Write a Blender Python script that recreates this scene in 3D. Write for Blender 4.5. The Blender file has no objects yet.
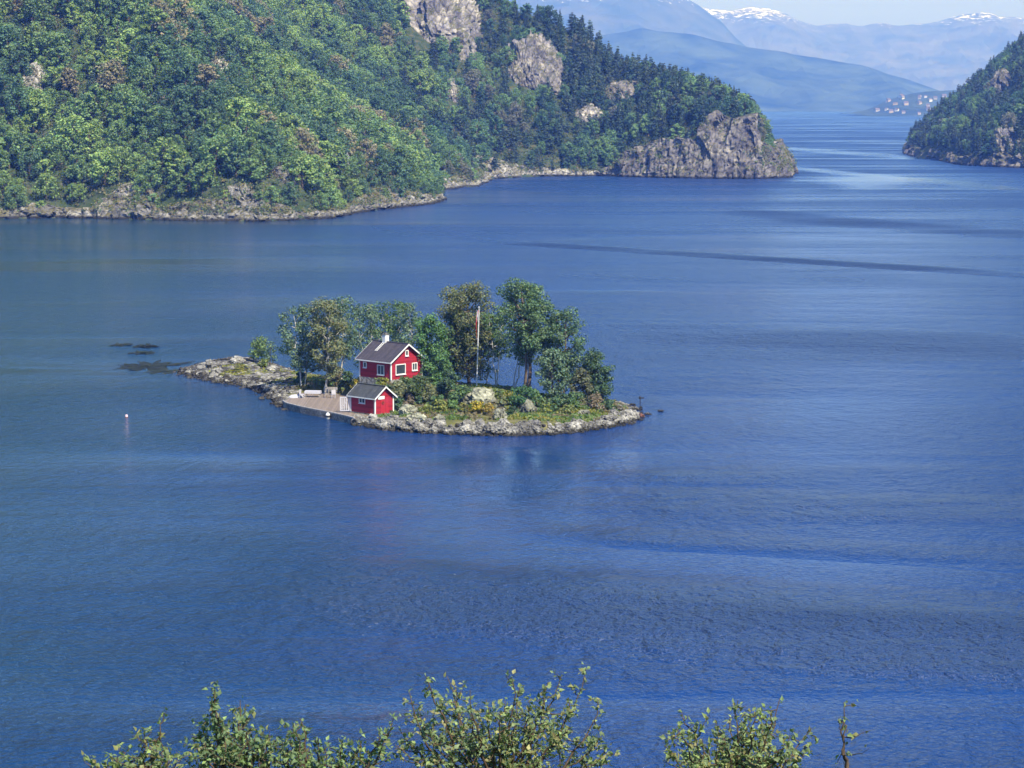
import bpy, math, random
import numpy as np
from mathutils import Vector, Matrix

R = math.radians
C = bpy.context.scene.collection
SC = bpy.context.scene
random.seed(7)
RNG = np.random.default_rng(7)

# ------------------------------------------------------------------ camera
FPX, CAM_H, HORIZON = 2400.0, 36.0, 101.0
PITCH = math.atan((384 - HORIZON) / FPX)
cam_d = bpy.data.cameras.new('camera')
cam_d.sensor_width = 36.0
cam_d.lens = 36.0 * FPX / 1024.0
cam_d.clip_start, cam_d.clip_end = 0.5, 60000
cam = bpy.data.objects.new('camera', cam_d)
cam.location = (0, 0, CAM_H)
cam.rotation_euler = (R(90) - PITCH, 0, 0)
C.objects.link(cam)
SC.camera = cam

# ------------------------------------------------------------------ light
SUN_EL, SUN_AZ = R(48), R(148)          # azimuth clockwise from +Y (the view direction)
world = bpy.data.worlds.new('World')
SC.world = world
world.use_nodes = True
wn = world.node_tree
wn.nodes.clear()
sky = wn.nodes.new('ShaderNodeTexSky')
sky.sky_type = 'NISHITA'
sky.sun_disc = False
sky.sun_elevation, sky.sun_rotation = SUN_EL, SUN_AZ
sky.altitude, sky.air_density, sky.dust_density, sky.ozone_density = 0, 1.0, 0.2, 4.0
bg = wn.nodes.new('ShaderNodeBackground')
bg.inputs['Strength'].default_value = 0.12
wo = wn.nodes.new('ShaderNodeOutputWorld')
tint = wn.nodes.new('ShaderNodeMix')                     # slightly cooler air than the model's warm horizon
tint.data_type, tint.blend_type = 'RGBA', 'MULTIPLY'
tint.inputs[0].default_value = 1.0
tint.inputs[7].default_value = (0.74, 0.84, 1.12, 1)
wn.links.new(sky.outputs[0], tint.inputs[6])
wtc = wn.nodes.new('ShaderNodeTexCoord'); wsx = wn.nodes.new('ShaderNodeSeparateXYZ'); wmr = wn.nodes.new('ShaderNodeMapRange')
wn.links.new(wtc.outputs['Generated'], wsx.inputs[0]); wn.links.new(wsx.outputs[2], wmr.inputs[0])
wmr.inputs[1].default_value, wmr.inputs[2].default_value, wmr.inputs[3].default_value, wmr.inputs[4].default_value = 0.02, 0.11, 0.92, 0.0
veil = wn.nodes.new('ShaderNodeMix')                     # the grey blue summer haze low over the horizon
veil.data_type = 'RGBA'
veil.inputs[7].default_value = (0.95, 0.95, 1.1, 1)
wn.links.new(wmr.outputs[0], veil.inputs[0]); wn.links.new(tint.outputs[2], veil.inputs[6])
wn.links.new(veil.outputs[2], bg.inputs[0])
wn.links.new(bg.outputs[0], wo.inputs[0])

sun_d = bpy.data.lights.new('sun', 'SUN')
sun_d.energy, sun_d.angle, sun_d.color = 4.8, R(0.5), (1.0, 0.95, 0.88)
sun = bpy.data.objects.new('sun', sun_d)
sd = Vector((math.sin(SUN_AZ) * math.cos(SUN_EL), math.cos(SUN_AZ) * math.cos(SUN_EL), math.sin(SUN_EL)))
sun.rotation_euler = sd.to_track_quat('Z', 'Y').to_euler()
sun.location = (60, -60, 120)
C.objects.link(sun)

vs = SC.view_settings
vs.view_transform, vs.look, vs.exposure, vs.gamma, vs.use_curve_mapping = 'Standard', 'None', 1.05, 1.0, False
SC.cycles.use_adaptive_sampling = True
SC.cycles.adaptive_threshold = 0.02
SC.cycles.max_bounces = 4
SC.cycles.diffuse_bounces = 2
SC.cycles.glossy_bounces = 2
SC.cycles.transmission_bounces = 3
SC.cycles.volume_bounces = 0
SC.cycles.caustics_reflective = False
SC.cycles.caustics_refractive = False

# ------------------------------------------------------------------ photo <-> place
CP, SP = math.cos(PITCH), math.sin(PITCH)
def ray(x, y):
    cx, cy = (x - 512) / FPX, (384 - y) / FPX
    return np.array([cx, CP + cy * SP, -SP + cy * CP])
def gnd(x, y, z=0.0):                    # the point at height z seen at pixel x, y
    d = ray(x, y); t = (z - CAM_H) / d[2]
    return d * t + np.array([0, 0, CAM_H])
def deep(x, y, Y):                       # the point at depth Y seen at pixel x, y
    d = ray(x, y)
    return d * (Y / d[1]) + np.array([0, 0, CAM_H])
def proj(P):
    P = np.atleast_2d(P); q = P - np.array([0, 0, CAM_H])
    fw = q[:, 1] * CP - q[:, 2] * SP
    up = q[:, 1] * SP + q[:, 2] * CP
    return np.stack([512 + FPX * q[:, 0] / fw, 384 - FPX * up / fw], 1)

# ------------------------------------------------------------------ noise
def _hash(ix, iy, iz, seed):
    h = (ix * 374761393 + iy * 668265263 + iz * 1440662683 + seed * 1274126177) & 0xffffffff
    h = ((h ^ (h >> 13)) * 1274126177) & 0xffffffff
    h = ((h ^ (h >> 15)) * 2246822519) & 0xffffffff
    return ((h ^ (h >> 16)) & 0xffffff) / float(0xffffff)
def vnoise(p, seed=0):
    p = np.asarray(p, float); i = np.floor(p).astype(np.int64); f = p - i
    u = f * f * (3 - 2 * f); out = 0
    for dx in (0, 1):
        for dy in (0, 1):
            for dz in (0, 1):
                w = (u[:, 0] if dx else 1 - u[:, 0]) * (u[:, 1] if dy else 1 - u[:, 1]) * (u[:, 2] if dz else 1 - u[:, 2])
                out = out + w * _hash(i[:, 0] + dx, i[:, 1] + dy, i[:, 2] + dz, seed)
    return out * 2 - 1
def fbm(p, octv=4, seed=0, gain=0.5):
    p = np.asarray(p, float); a, s, tot = 1.0, 0, 0
    for k in range(octv):
        s = s + a * vnoise(p, seed + 17 * k); tot += a; a *= gain; p = p * 2.03 + 11.7
    return s / tot
def ridged(p, octv=4, seed=0):
    p = np.asarray(p, float); a, s, tot = 1.0, 0, 0
    for k in range(octv):
        s = s + a * (1 - np.abs(vnoise(p, seed + 31 * k)) * 2); tot += a; a *= 0.5; p = p * 2.1 + 5.3
    return s / tot
def cells(p, seed=0):                    # blocky noise: a random value and a random slope per Voronoi cell
    p = np.asarray(p, float); i = np.floor(p).astype(np.int64)
    best = np.full(len(p), 1e9); val = np.zeros(len(p))
    for dx in (-1, 0, 1):
        for dy in (-1, 0, 1):
            for dz in (-1, 0, 1):
                c = i + np.array([dx, dy, dz])
                q = c + np.stack([_hash(c[:, 0], c[:, 1], c[:, 2], seed + k) for k in range(3)], 1)
                r = p - q; d = (r ** 2).sum(1)
                n = np.stack([_hash(c[:, 0], c[:, 1], c[:, 2], seed + 5 + k) - 0.5 for k in range(3)], 1)
                v = _hash(c[:, 0], c[:, 1], c[:, 2], seed + 9) * 2 - 1 + (r * n).sum(1) * 1.8
                m = d < best; best[m] = d[m]; val[m] = v[m]
    return val
def sstep(a, b, x):
    t = np.clip((np.asarray(x, float) - a) / (b - a), 0, 1); return t * t * (3 - 2 * t)
def seg_dist(px, py, poly):
    best = np.full(np.shape(px), 1e18)
    n = len(poly)
    for k in range(n):
        ax, ay = poly[k][:2]; bx, by = poly[(k + 1) % n][:2]
        vx, vy = bx - ax, by - ay
        t = np.clip(((px - ax) * vx + (py - ay) * vy) / (vx * vx + vy * vy + 1e-9), 0, 1)
        best = np.minimum(best, (px - ax - t * vx) ** 2 + (py - ay - t * vy) ** 2)
    return np.sqrt(best)
def inside(px, py, poly):
    c = np.zeros(np.shape(px), bool); n = len(poly)
    for k in range(n):
        ax, ay = poly[k][:2]; bx, by = poly[(k + 1) % n][:2]
        m = ((ay > py) != (by > py)) & (px < (bx - ax) * (py - ay) / ((by - ay) if by != ay else 1e-9) + ax)
        c ^= m
    return c
def sdist(px, py, poly):                 # distance to the shore, positive on land
    return np.where(inside(px, py, poly), 1, -1) * seg_dist(px, py, poly)

# ------------------------------------------------------------------ mesh helpers
class MB:
    def __init__(s): s.v = []; s.f = {3: [], 4: []}; s.m = {3: [], 4: []}; s.n = 0; s.poly = []; s.a = {3: [], 4: []}
    def add(s, V, F, mi=0, col=None):
        V = np.asarray(V, float); F = np.asarray(F, np.int64)
        k = F.shape[1]
        s.v.append(V); s.f[k].append(F + s.n); s.m[k].append(np.full(len(F), mi, np.int32))
        s.a[k].append(np.ones((len(F), 3)) if col is None else np.broadcast_to(np.asarray(col, float), (len(F), 3)))
        s.n += len(V)
    def ngon(s, pts, mi=0):
        s.v.append(np.asarray(pts, float)); s.poly.append((list(range(s.n, s.n + len(pts))), mi)); s.n += len(pts)
    def box(s, c, size, M=None, mi=0):
        x, y, z = np.array(size) / 2
        V = np.array([[a, b, d] for a in (-x, x) for b in (-y, y) for d in (-z, z)])
        V = V + np.array(c)
        if M is not None: V = V @ np.array(M)[:3, :3].T + np.array(M)[:3, 3]
        s.add(V, [[0, 1, 3, 2], [4, 6, 7, 5], [0, 4, 5, 1], [2, 3, 7, 6], [0, 2, 6, 4], [1, 5, 7, 3]], mi)
    def hexa(s, b, t, mi=0):             # four bottom points, four top points
        V = np.array(list(b) + list(t), float)
        s.add(V, [[3, 2, 1, 0], [4, 5, 6, 7], [0, 1, 5, 4], [1, 2, 6, 5], [2, 3, 7, 6], [3, 0, 4, 7]], mi)
    def prism(s, poly, z0, z1, mi=0):
        n = len(poly)
        lo = [(p[0], p[1], z0) for p in poly]; hi = [(p[0], p[1], z1) for p in poly]
        s.ngon(lo[::-1], mi); s.ngon(hi, mi)
        s.add(np.array(lo + hi), [[k, (k + 1) % n, n + (k + 1) % n, n + k] for k in range(n)], mi)
    def tube(s, P, rad, n=6, mi=0, cap=True):
        P = np.asarray(P, float); rad = np.broadcast_to(np.asarray(rad, float), (len(P),))
        T = np.gradient(P, axis=0); T /= np.linalg.norm(T, axis=1)[:, None] + 1e-9
        ref = np.array([1.0, 0, 0]) if abs(T[0][0]) < 0.8 else np.array([0, 1.0, 0])
        U = ref - T * (T @ ref)[:, None]; U /= np.linalg.norm(U, axis=1)[:, None] + 1e-9
        W = np.cross(T, U); a = np.arange(n) * 2 * math.pi / n
        V = (P[:, None, :] + rad[:, None, None] * (np.cos(a)[None, :, None] * U[:, None, :] + np.sin(a)[None, :, None] * W[:, None, :])).reshape(-1, 3)
        k, j = np.meshgrid(np.arange(len(P) - 1), np.arange(n), indexing='ij'); k = k.ravel(); j = j.ravel(); j2 = (j + 1) % n
        s.add(V, np.stack([k * n + j, k * n + j2, (k + 1) * n + j2, (k + 1) * n + j], 1), mi)
        if cap:
            s.ngon(V[:n][::-1], mi); s.ngon(V[-n:], mi)
    def grid(s, V, nu, nv, mi=0):
        k, j = np.meshgrid(np.arange(nu - 1), np.arange(nv - 1), indexing='ij'); k = k.ravel(); j = j.ravel()
        s.add(V, np.stack([k * nv + j, (k + 1) * nv + j, (k + 1) * nv + j + 1, k * nv + j + 1], 1), mi)
    def mesh(s, name, mats, smooth=False):
        me = bpy.data.meshes.new(name)
        V = np.concatenate(s.v); me.vertices.add(len(V)); me.vertices.foreach_set('co', V.astype(np.float32).ravel())
        tot, loops, mi, col = [], [], [], []
        for k in (3, 4):
            for F, m, a in zip(s.f[k], s.m[k], s.a[k]):
                tot.append(np.full(len(F), k, np.int32)); loops.append(F.ravel()); mi.append(m); col.append(a)
        for p, m in s.poly:
            tot.append(np.array([len(p)], np.int32)); loops.append(np.array(p)); mi.append(np.array([m], np.int32)); col.append(np.ones((1, 3)))
        tot = np.concatenate(tot); loops = np.concatenate(loops).astype(np.int32); mi = np.concatenate(mi); col = np.concatenate(col)
        me.loops.add(len(loops)); me.loops.foreach_set('vertex_index', loops)
        me.polygons.add(len(tot)); st = np.concatenate([[0], np.cumsum(tot)[:-1]]).astype(np.int32)
        me.polygons.foreach_set('loop_start', st)
        me.polygons.foreach_set('loop_total', tot)
        me.polygons.foreach_set('material_index', mi)
        me.polygons.foreach_set('use_smooth', np.full(len(tot), smooth))
        at = me.attributes.new('treecol', 'FLOAT_COLOR', 'FACE')
        at.data.foreach_set('color', np.concatenate([col, np.ones((len(col), 1))], 1).astype(np.float32).ravel())
        for m in (mats if isinstance(mats, (list, tuple)) else [mats]): me.materials.append(m)
        me.update(calc_edges=True); me.validate()
        return me
    def build(s, name, mats, parent=None, smooth=False):
        return put(name, s.mesh(name, mats, smooth), parent)
def put(name, me, parent=None):
    o = bpy.data.objects.new(name, me); C.objects.link(o)
    if parent: o.parent = parent
    return o
def tag(o, label=None, cat=None, group=None, kind=None):
    for k, v in (('label', label), ('category', cat), ('group', group), ('kind', kind)):
        if v: o[k] = v
    return o
def thing(name, label, cat, loc=(0, 0, 0), rz=0.0, group=None):
    o = bpy.data.objects.new(name, None); C.objects.link(o)
    o.empty_display_size = 0.3
    o.location = loc; o.rotation_euler = (0, 0, rz)
    return tag(o, label, cat, group)

# ------------------------------------------------------------------ materials
class N:
    def __init__(s, name):
        s.m = bpy.data.materials.new(name); s.m.use_nodes = True
        s.t = s.m.node_tree; s.b = s.t.nodes['Principled BSDF']; s.out = s.t.nodes['Material Output']
    def n(s, typ, **kw):
        nd = s.t.nodes.new(typ)
        for k, v in kw.items():
            if k.startswith('_'): setattr(nd, k[1:], v)
            else:
                key = k.replace('__', ' ')
                if hasattr(v, 'is_output'): s.t.links.new(v, nd.inputs[key])
                else: nd.inputs[key].default_value = v
        return nd
    def l(s, a, b): s.t.links.new(a, b)
    def pos(s, scale=(1, 1, 1), obj=False):
        src = s.n('ShaderNodeTexCoord').outputs['Object'] if obj else s.n('ShaderNodeNewGeometry').outputs['Position']
        m = s.n('ShaderNodeMapping'); m.inputs['Scale'].default_value = scale; s.l(src, m.inputs['Vector']); return m.outputs[0]
    def noise(s, vec, scale, detail=4, rough=0.55, dist=0.0):
        nd = s.n('ShaderNodeTexNoise'); s.l(vec, nd.inputs['Vector'])
        nd.inputs['Scale'].default_value = scale; nd.inputs['Detail'].default_value = detail
        nd.inputs['Roughness'].default_value = rough; nd.inputs['Distortion'].default_value = dist
        return nd.outputs['Fac']
    def ramp(s, fac, stops):
        r = s.n('ShaderNodeValToRGB'); s.l(fac, r.inputs[0]); e = r.color_ramp.elements
        while len(e) < len(stops): e.new(0.5)
        for q, (p, c) in zip(e, stops):
            q.position = p; q.color = (c, c, c, 1) if isinstance(c, (int, float)) else (*c, 1)
        return r.outputs[0]
    def mix(s, fac, a, b, mode='MIX'):
        m = s.n('ShaderNodeMix', _data_type='RGBA', _blend_type=mode)
        for v, i in ((fac, 0), (a, 6), (b, 7)):
            if hasattr(v, 'is_output'): s.l(v, m.inputs[i])
            else: m.inputs[i].default_value = v if isinstance(v, (int, float)) else (*v, 1)
        return m.outputs[2]
    def math(s, op, a, b=0.0):
        m = s.n('ShaderNodeMath', _operation=op)
        for v, i in ((a, 0), (b, 1)):
            if hasattr(v, 'is_output'): s.l(v, m.inputs[i])
            else: m.inputs[i].default_value = v
        return m.outputs[0]
    def bump(s, h, dist=0.1, strength=1.0):
        b = s.n('ShaderNodeBump'); s.l(h, b.inputs['Height']); b.inputs['Distance'].default_value = dist
        b.inputs['Strength'].default_value = strength; s.l(b.outputs[0], s.b.inputs['Normal']); return b
    def col(s, c):
        if hasattr(c, 'is_output'): s.l(c, s.b.inputs['Base Color'])
        else: s.b.inputs['Base Color'].default_value = (*c, 1)
    def rough(s, r, spec=0.3):
        if hasattr(r, 'is_output'): s.l(r, s.b.inputs['Roughness'])
        else: s.b.inputs['Roughness'].default_value = r
        s.b.inputs['Specular IOR Level'].default_value = spec

def leaf_mat(name, transl=0.28):
    k = N(name)
    oi = k.n('ShaderNodeObjectInfo'); at = k.n('ShaderNodeAttribute', _attribute_name='treecol')
    c = k.mix(1.0, oi.outputs['Color'], at.outputs['Color'], 'MULTIPLY')
    k.col(c); k.rough(0.5, 0.25)
    tr = k.n('ShaderNodeBsdfTranslucent'); tc = k.mix(1.0, c, (1.3, 1.5, 0.7), 'MULTIPLY'); k.l(tc, tr.inputs[0])
    mx = k.n('ShaderNodeMixShader'); mx.inputs[0].default_value = transl
    k.l(k.b.outputs[0], mx.inputs[1]); k.l(tr.outputs[0], mx.inputs[2]); k.l(mx.outputs[0], k.out.inputs[0])
    return k.m
def rock_mat(name, tones, scale=1.0, bump=0.25, moss=None, obj=False, wet=False, streak=False):
    k = N(name); p = k.pos(obj=obj)
    n1 = k.noise(p, 0.35 * scale, 6, 0.65); n2 = k.noise(p, 1.7 * scale, 5, 0.6)
    c = k.ramp(n1, [(0.3, tones[0]), (0.46, tones[1]), (0.58, tones[2]), (0.72, tones[3])])
    sp = k.ramp(n2, [(0.38, 0.55), (0.55, 1.0), (0.7, 1.25)])
    c = k.mix(1.0, c, sp, 'MULTIPLY')
    if streak:
        c = k.mix(1.0, c, k.ramp(k.noise(k.pos((1, 1, 0.12), obj), 0.35, 5, 0.65), [(0.36, (0.66, 0.63, 0.70)), (0.52, (1.0, 1.0, 1.0)), (0.68, (1.3, 1.25, 1.15))]), 'MULTIPLY')
    vo = k.n('ShaderNodeTexVoronoi', _feature='DISTANCE_TO_EDGE'); vo.inputs['Scale'].default_value = 0.55 * scale
    wv = k.mix(0.35, p, k.n('ShaderNodeTexNoise').outputs['Color'])
    k.l(p, vo.inputs['Vector'])
    cr = k.ramp(vo.outputs['Distance'], [(0.0, 0.45), (0.07, 1.0)])
    c = k.mix(1.0, c, cr, 'MULTIPLY')
    if moss:
        ng = k.n('ShaderNodeNewGeometry'); sx = k.n('ShaderNodeSeparateXYZ'); k.l(ng.outputs['Normal'], sx.inputs[0])
        up = k.math('ADD', sx.outputs[2], k.math('MULTIPLY', k.math('SUBTRACT', k.noise(p, 0.6 * scale, 5), 0.5), 1.6))
        c = k.mix(k.ramp(up, [(0.62, 0.0), (0.85, 0.85)]), c, moss)
    if wet:                              # the tide line of dark algae just above the water
        sx = k.n('ShaderNodeSeparateXYZ'); k.l(k.n('ShaderNodeNewGeometry').outputs['Position'], sx.inputs[0])
        zz = k.math('ADD', sx.outputs[2], k.math('MULTIPLY', k.math('SUBTRACT', n2, 0.5), 0.6))
        c = k.mix(k.ramp(k.math('MULTIPLY', zz, 1.0 / wet), [(0.3, 1.0), (0.75, 0.0)]), c, (0.028, 0.026, 0.018))
    oi = k.n('ShaderNodeObjectInfo'); c = k.mix(1.0, c, k.ramp(oi.outputs['Random'], [(0.0, 0.6), (1.0, 1.12)]), 'MULTIPLY')
    c = k.mix(1.0, c, k.ramp(k.noise(p, 0.22 * scale, 3), [(0.35, 0.62), (0.6, 1.0)]), 'MULTIPLY')
    k.col(c); k.rough(0.85, 0.2)
    h = k.math('ADD', k.noise(p, 2.4 * scale, 8, 0.7), k.math('MULTIPLY', k.ramp(vo.outputs['Distance'], [(0, 0.0), (0.12, 1.0)]), 0.5))
    k.bump(h, bump)
    return k.m
def plain(name, c, rough=0.6, spec=0.3, var=0.25, scale=3.0, obj=True):
    k = N(name); p = k.pos(obj=obj)
    n = k.noise(p, scale, 5, 0.6)
    lo = tuple(v * (1 - var) for v in c); hi = tuple(min(0.95, v * (1 + var)) for v in c)
    k.col(k.ramp(n, [(0.3, lo), (0.7, hi)])); k.rough(rough, spec)
    k.bump(k.noise(p, scale * 6, 4), 0.01)
    return k.m
def board_mat(name, c, along, width=0.14, worn=(0.3, 0.27, 0.22)):   # painted or bare boards: axis 0/1/2 of object space is across the boards
    k = N(name); tc = k.n('ShaderNodeTexCoord'); sx = k.n('ShaderNodeSeparateXYZ'); k.l(tc.outputs['Object'], sx.inputs[0])
    u = k.math('DIVIDE', sx.outputs[along], width)
    fr = k.math('FRACT', u); idx = k.math('FLOOR', u)
    wn_ = k.n('ShaderNodeTexWhiteNoise', _noise_dimensions='1D'); k.l(idx, wn_.inputs['W'])
    tone = k.ramp(wn_.outputs[0], [(0, 0.78), (1, 1.18)])
    gap = k.ramp(fr, [(0.0, 0.45), (0.07, 1.0), (0.93, 1.0), (1.0, 0.45)])
    cc = k.mix(1.0, c, tone, 'MULTIPLY'); cc = k.mix(1.0, cc, gap, 'MULTIPLY')
    wr = k.ramp(k.noise(k.pos(obj=True), 2.5, 6, 0.7), [(0.5, 0.0), (0.75, 0.5)])
    k.col(k.mix(wr, cc, worn)); k.rough(0.65, 0.25)
    k.bump(gap, 0.012)
    return k.m

M = {}
M['leaf'] = leaf_mat('leaves')
M['needle'] = leaf_mat('needles', 0.1)
M['bark'] = plain('bark', (0.11, 0.085, 0.065), 0.9, 0.1, 0.4, 4)
M['birch_bark'] = plain('birch_bark', (0.42, 0.40, 0.36), 0.8, 0.2, 0.5, 5)
M['twig'] = plain('twig', (0.085, 0.06, 0.04), 0.8, 0.2, 0.3, 20)
M['grass'] = leaf_mat('grass_blades', 0.3)
M['cliff'] = rock_mat('cliff_rock', [(0.14, 0.13, 0.132), (0.26, 0.243, 0.238), (0.36, 0.33, 0.285), (0.46, 0.43, 0.37)], 0.24, 0.45, (0.10, 0.10, 0.04), wet=1.8, streak=True)
M['shore'] = rock_mat('shore_rock', [(0.16, 0.155, 0.145), (0.31, 0.295, 0.27), (0.42, 0.40, 0.355), (0.54, 0.515, 0.46)], 0.5, 0.4, (0.16, 0.14, 0.05), wet=1.6)
M['boulder'] = rock_mat('boulder_rock', [(0.13, 0.125, 0.115), (0.25, 0.24, 0.215), (0.37, 0.355, 0.31), (0.5, 0.48, 0.43)], 1.6, 0.06, None, obj=False, wet=0.6)
M['lichen'] = rock_mat('lichen_rock', [(0.13, 0.13, 0.10), (0.26, 0.26, 0.19), (0.36, 0.36, 0.26), (0.46, 0.45, 0.36)], 1.3, 0.07, None, wet=0.5)
M['dark_rock'] = rock_mat('weed_rock', [(0.035, 0.033, 0.028), (0.065, 0.06, 0.05), (0.10, 0.092, 0.078), (0.17, 0.16, 0.14)], 1.4, 0.06, None)
M['shoal'] = rock_mat('shoal_rock', [(0.012, 0.02, 0.016), (0.022, 0.034, 0.024), (0.035, 0.045, 0.032), (0.07, 0.07, 0.055)], 1.4, 0.06, None)
M['rust_rock'] = rock_mat('rust_rock', [(0.10, 0.05, 0.035), (0.2, 0.09, 0.06), (0.28, 0.14, 0.09), (0.34, 0.22, 0.15)], 1.4, 0.06, None)

def ground_mat(name, a, b, c, scale):
    k = N(name); p = k.pos()
    n = k.noise(p, scale, 7, 0.65)
    k.col(k.ramp(n, [(0.32, a), (0.5, b), (0.68, c)])); k.rough(0.95, 0.1)
    k.bump(k.noise(p, scale * 5, 6, 0.7), 0.6 / scale * 0.1)
    return k.m
M['undergrowth'] = ground_mat('undergrowth', (0.018, 0.030, 0.014), (0.035, 0.052, 0.022), (0.085, 0.078, 0.042), 0.3)
M['turf'] = ground_mat('island_turf', (0.05, 0.06, 0.02), (0.10, 0.10, 0.035), (0.17, 0.15, 0.08), 0.6)
M['near_slope'] = ground_mat('near_slope', (0.03, 0.045, 0.02), (0.05, 0.07, 0.025), (0.08, 0.08, 0.04), 0.7)

# ------------------------------------------------------------------ water
def water_mat():
    k = N('fjord_water'); g = k.n('ShaderNodeNewGeometry'); P = g.outputs['Position']
    sx = k.n('ShaderNodeSeparateXYZ'); k.l(P, sx.inputs[0]); X, Y = sx.outputs[0], sx.outputs[1]
    def mp(scale, rot=0.0, loc=(0, 0, 0)):
        m = k.n('ShaderNodeMapping'); m.inputs['Scale'].default_value = scale; m.inputs['Rotation'].default_value = (0, 0, rot)
        m.inputs['Location'].default_value = loc; k.l(P, m.inputs['Vector']); return m.outputs[0]
    def band(y0, slope, half, soft, lo=-9e9, hi=9e9):     # a streak of wind or wake on the water
        w = k.math('MULTIPLY', k.math('SUBTRACT', k.noise(mp((0.012, 0.012, 0)), 1.0, 3), 0.5), half * 2.2)
        c = k.math('ADD', k.math('SUBTRACT', k.math('SUBTRACT', Y, y0), k.math('MULTIPLY', X, slope)), w)
        a = k.math('ABSOLUTE', c)
        r = k.n('ShaderNodeMapRange'); k.l(a, r.inputs[0]); r.inputs[1].default_value = half; r.inputs[2].default_value = half + soft
        r.inputs[3].default_value = 1; r.inputs[4].default_value = 0; o = r.outputs[0]
        for edge, sgn in ((lo, 1), (hi, -1)):
            if abs(edge) < 1e8:
                q = k.n('ShaderNodeMapRange'); k.l(X, q.inputs[0])
                q.inputs[1].default_value = edge - 8 * sgn; q.inputs[2].default_value = edge + 8 * sgn
                o = k.math('MULTIPLY', o, q.outputs[0])
        return o
    # wind: calm in the lee of the left shore and the island, ruffled to the right
    wind = k.noise(mp((0.0045, 0.017, 0), R(-6)), 1.0, 4, 0.55, 0.6)
    patch = k.ramp(wind, [(0.36, 0.22), (0.5, 0.75), (0.62, 1.3)])
    lee = k.n('ShaderNodeMapRange'); k.l(k.math('ADD', X, k.math('MULTIPLY', Y, 0.05)), lee.inputs[0])
    lee.inputs[1].default_value = -40; lee.inputs[2].default_value = 45; lee.inputs[3].default_value = 0.5; lee.inputs[4].default_value = 1.0
    amp = k.math('MULTIPLY', patch, lee.outputs[0])
    for b, s in WATER_BANDS(band):
        amp = k.math('MULTIPLY', amp, k.math('ADD', 1.0, k.math('MULTIPLY', b, s)))
    for cx_, cy_, rx_, ry_, f_ in ((0, 230, 13, 46, 0.9), (-42, 215, 26, 75, 0.45), (-95, 420, 75, 210, 0.45)):   # calm lees
        ex = k.math('DIVIDE', k.math('SUBTRACT', X, cx_), rx_); ey = k.math('DIVIDE', k.math('SUBTRACT', Y, cy_), ry_)
        rr = k.math('ADD', k.math('ADD', k.math('MULTIPLY', ex, ex), k.math('MULTIPLY', ey, ey)), k.math('MULTIPLY', k.math('SUBTRACT', k.noise(mp((0.06, 0.03, 0)), 1.0, 4), 0.5), 1.1))
        q = k.n('ShaderNodeMapRange'); k.l(rr, q.inputs[0]); q.inputs[1].default_value = 0.15; q.inputs[2].default_value = 1.35; q.inputs[3].default_value = 1 - f_; q.inputs[4].default_value = 1.0
        amp = k.math('MULTIPLY', amp, q.outputs[0])
    rip = k.noise(mp((1.0, 0.8, 0), R(8)), 2.2, 3, 0.65, 0.4)
    mid = k.noise(mp((0.6, 0.5, 0), R(-14)), 1.0, 3, 0.6, 0.3)
    big = k.noise(mp((0.03, 0.075, 0), R(-10)), 1.0, 3, 0.5, 0.3)
    mid2 = k.noise(mp((0.42, 0.2, 0), R(9)), 1.0, 3, 0.6, 0.5)
    big = k.math('ADD', big, k.math('MULTIPLY', mid2, 2.3))
    h = k.math('ADD', k.math('ADD', k.math('MULTIPLY', rip, 0.72), k.math('MULTIPLY', mid, 0.95)), k.math('MULTIPLY', big, 0.6))
    k.bump(k.math('MULTIPLY', h, amp), 1.0, 1.0)
    deepc = k.mix(k.ramp(k.noise(mp((0.008, 0.02, 0)), 1.0, 3), [(0.35, 0.0), (0.65, 1.0)]), (0.004, 0.025, 0.105), (0.005, 0.031, 0.125))
    # greener base colour toward the left, with the hillside's dark reflection painted in
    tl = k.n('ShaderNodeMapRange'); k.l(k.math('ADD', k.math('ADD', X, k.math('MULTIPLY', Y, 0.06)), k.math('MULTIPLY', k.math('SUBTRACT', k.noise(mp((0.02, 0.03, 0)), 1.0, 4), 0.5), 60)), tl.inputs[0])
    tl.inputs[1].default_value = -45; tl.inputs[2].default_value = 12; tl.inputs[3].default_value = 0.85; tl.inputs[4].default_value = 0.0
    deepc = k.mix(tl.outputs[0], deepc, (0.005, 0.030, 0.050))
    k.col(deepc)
    far = k.n('ShaderNodeMapRange'); k.l(Y, far.inputs[0]); far.inputs[1].default_value = 250; far.inputs[2].default_value = 1600; far.inputs[3].default_value = 0.14; far.inputs[4].default_value = 0.36
    k.rough(k.math('ADD', k.math('MULTIPLY', far.outputs[0], k.math('ADD', 0.4, k.math('MULTIPLY', k.math('MINIMUM', amp, 1.2), 0.6))), k.math('MULTIPLY', amp, 0.08)), 0.5)
    k.b.inputs['IOR'].default_value = 1.33
    return k.m
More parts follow.
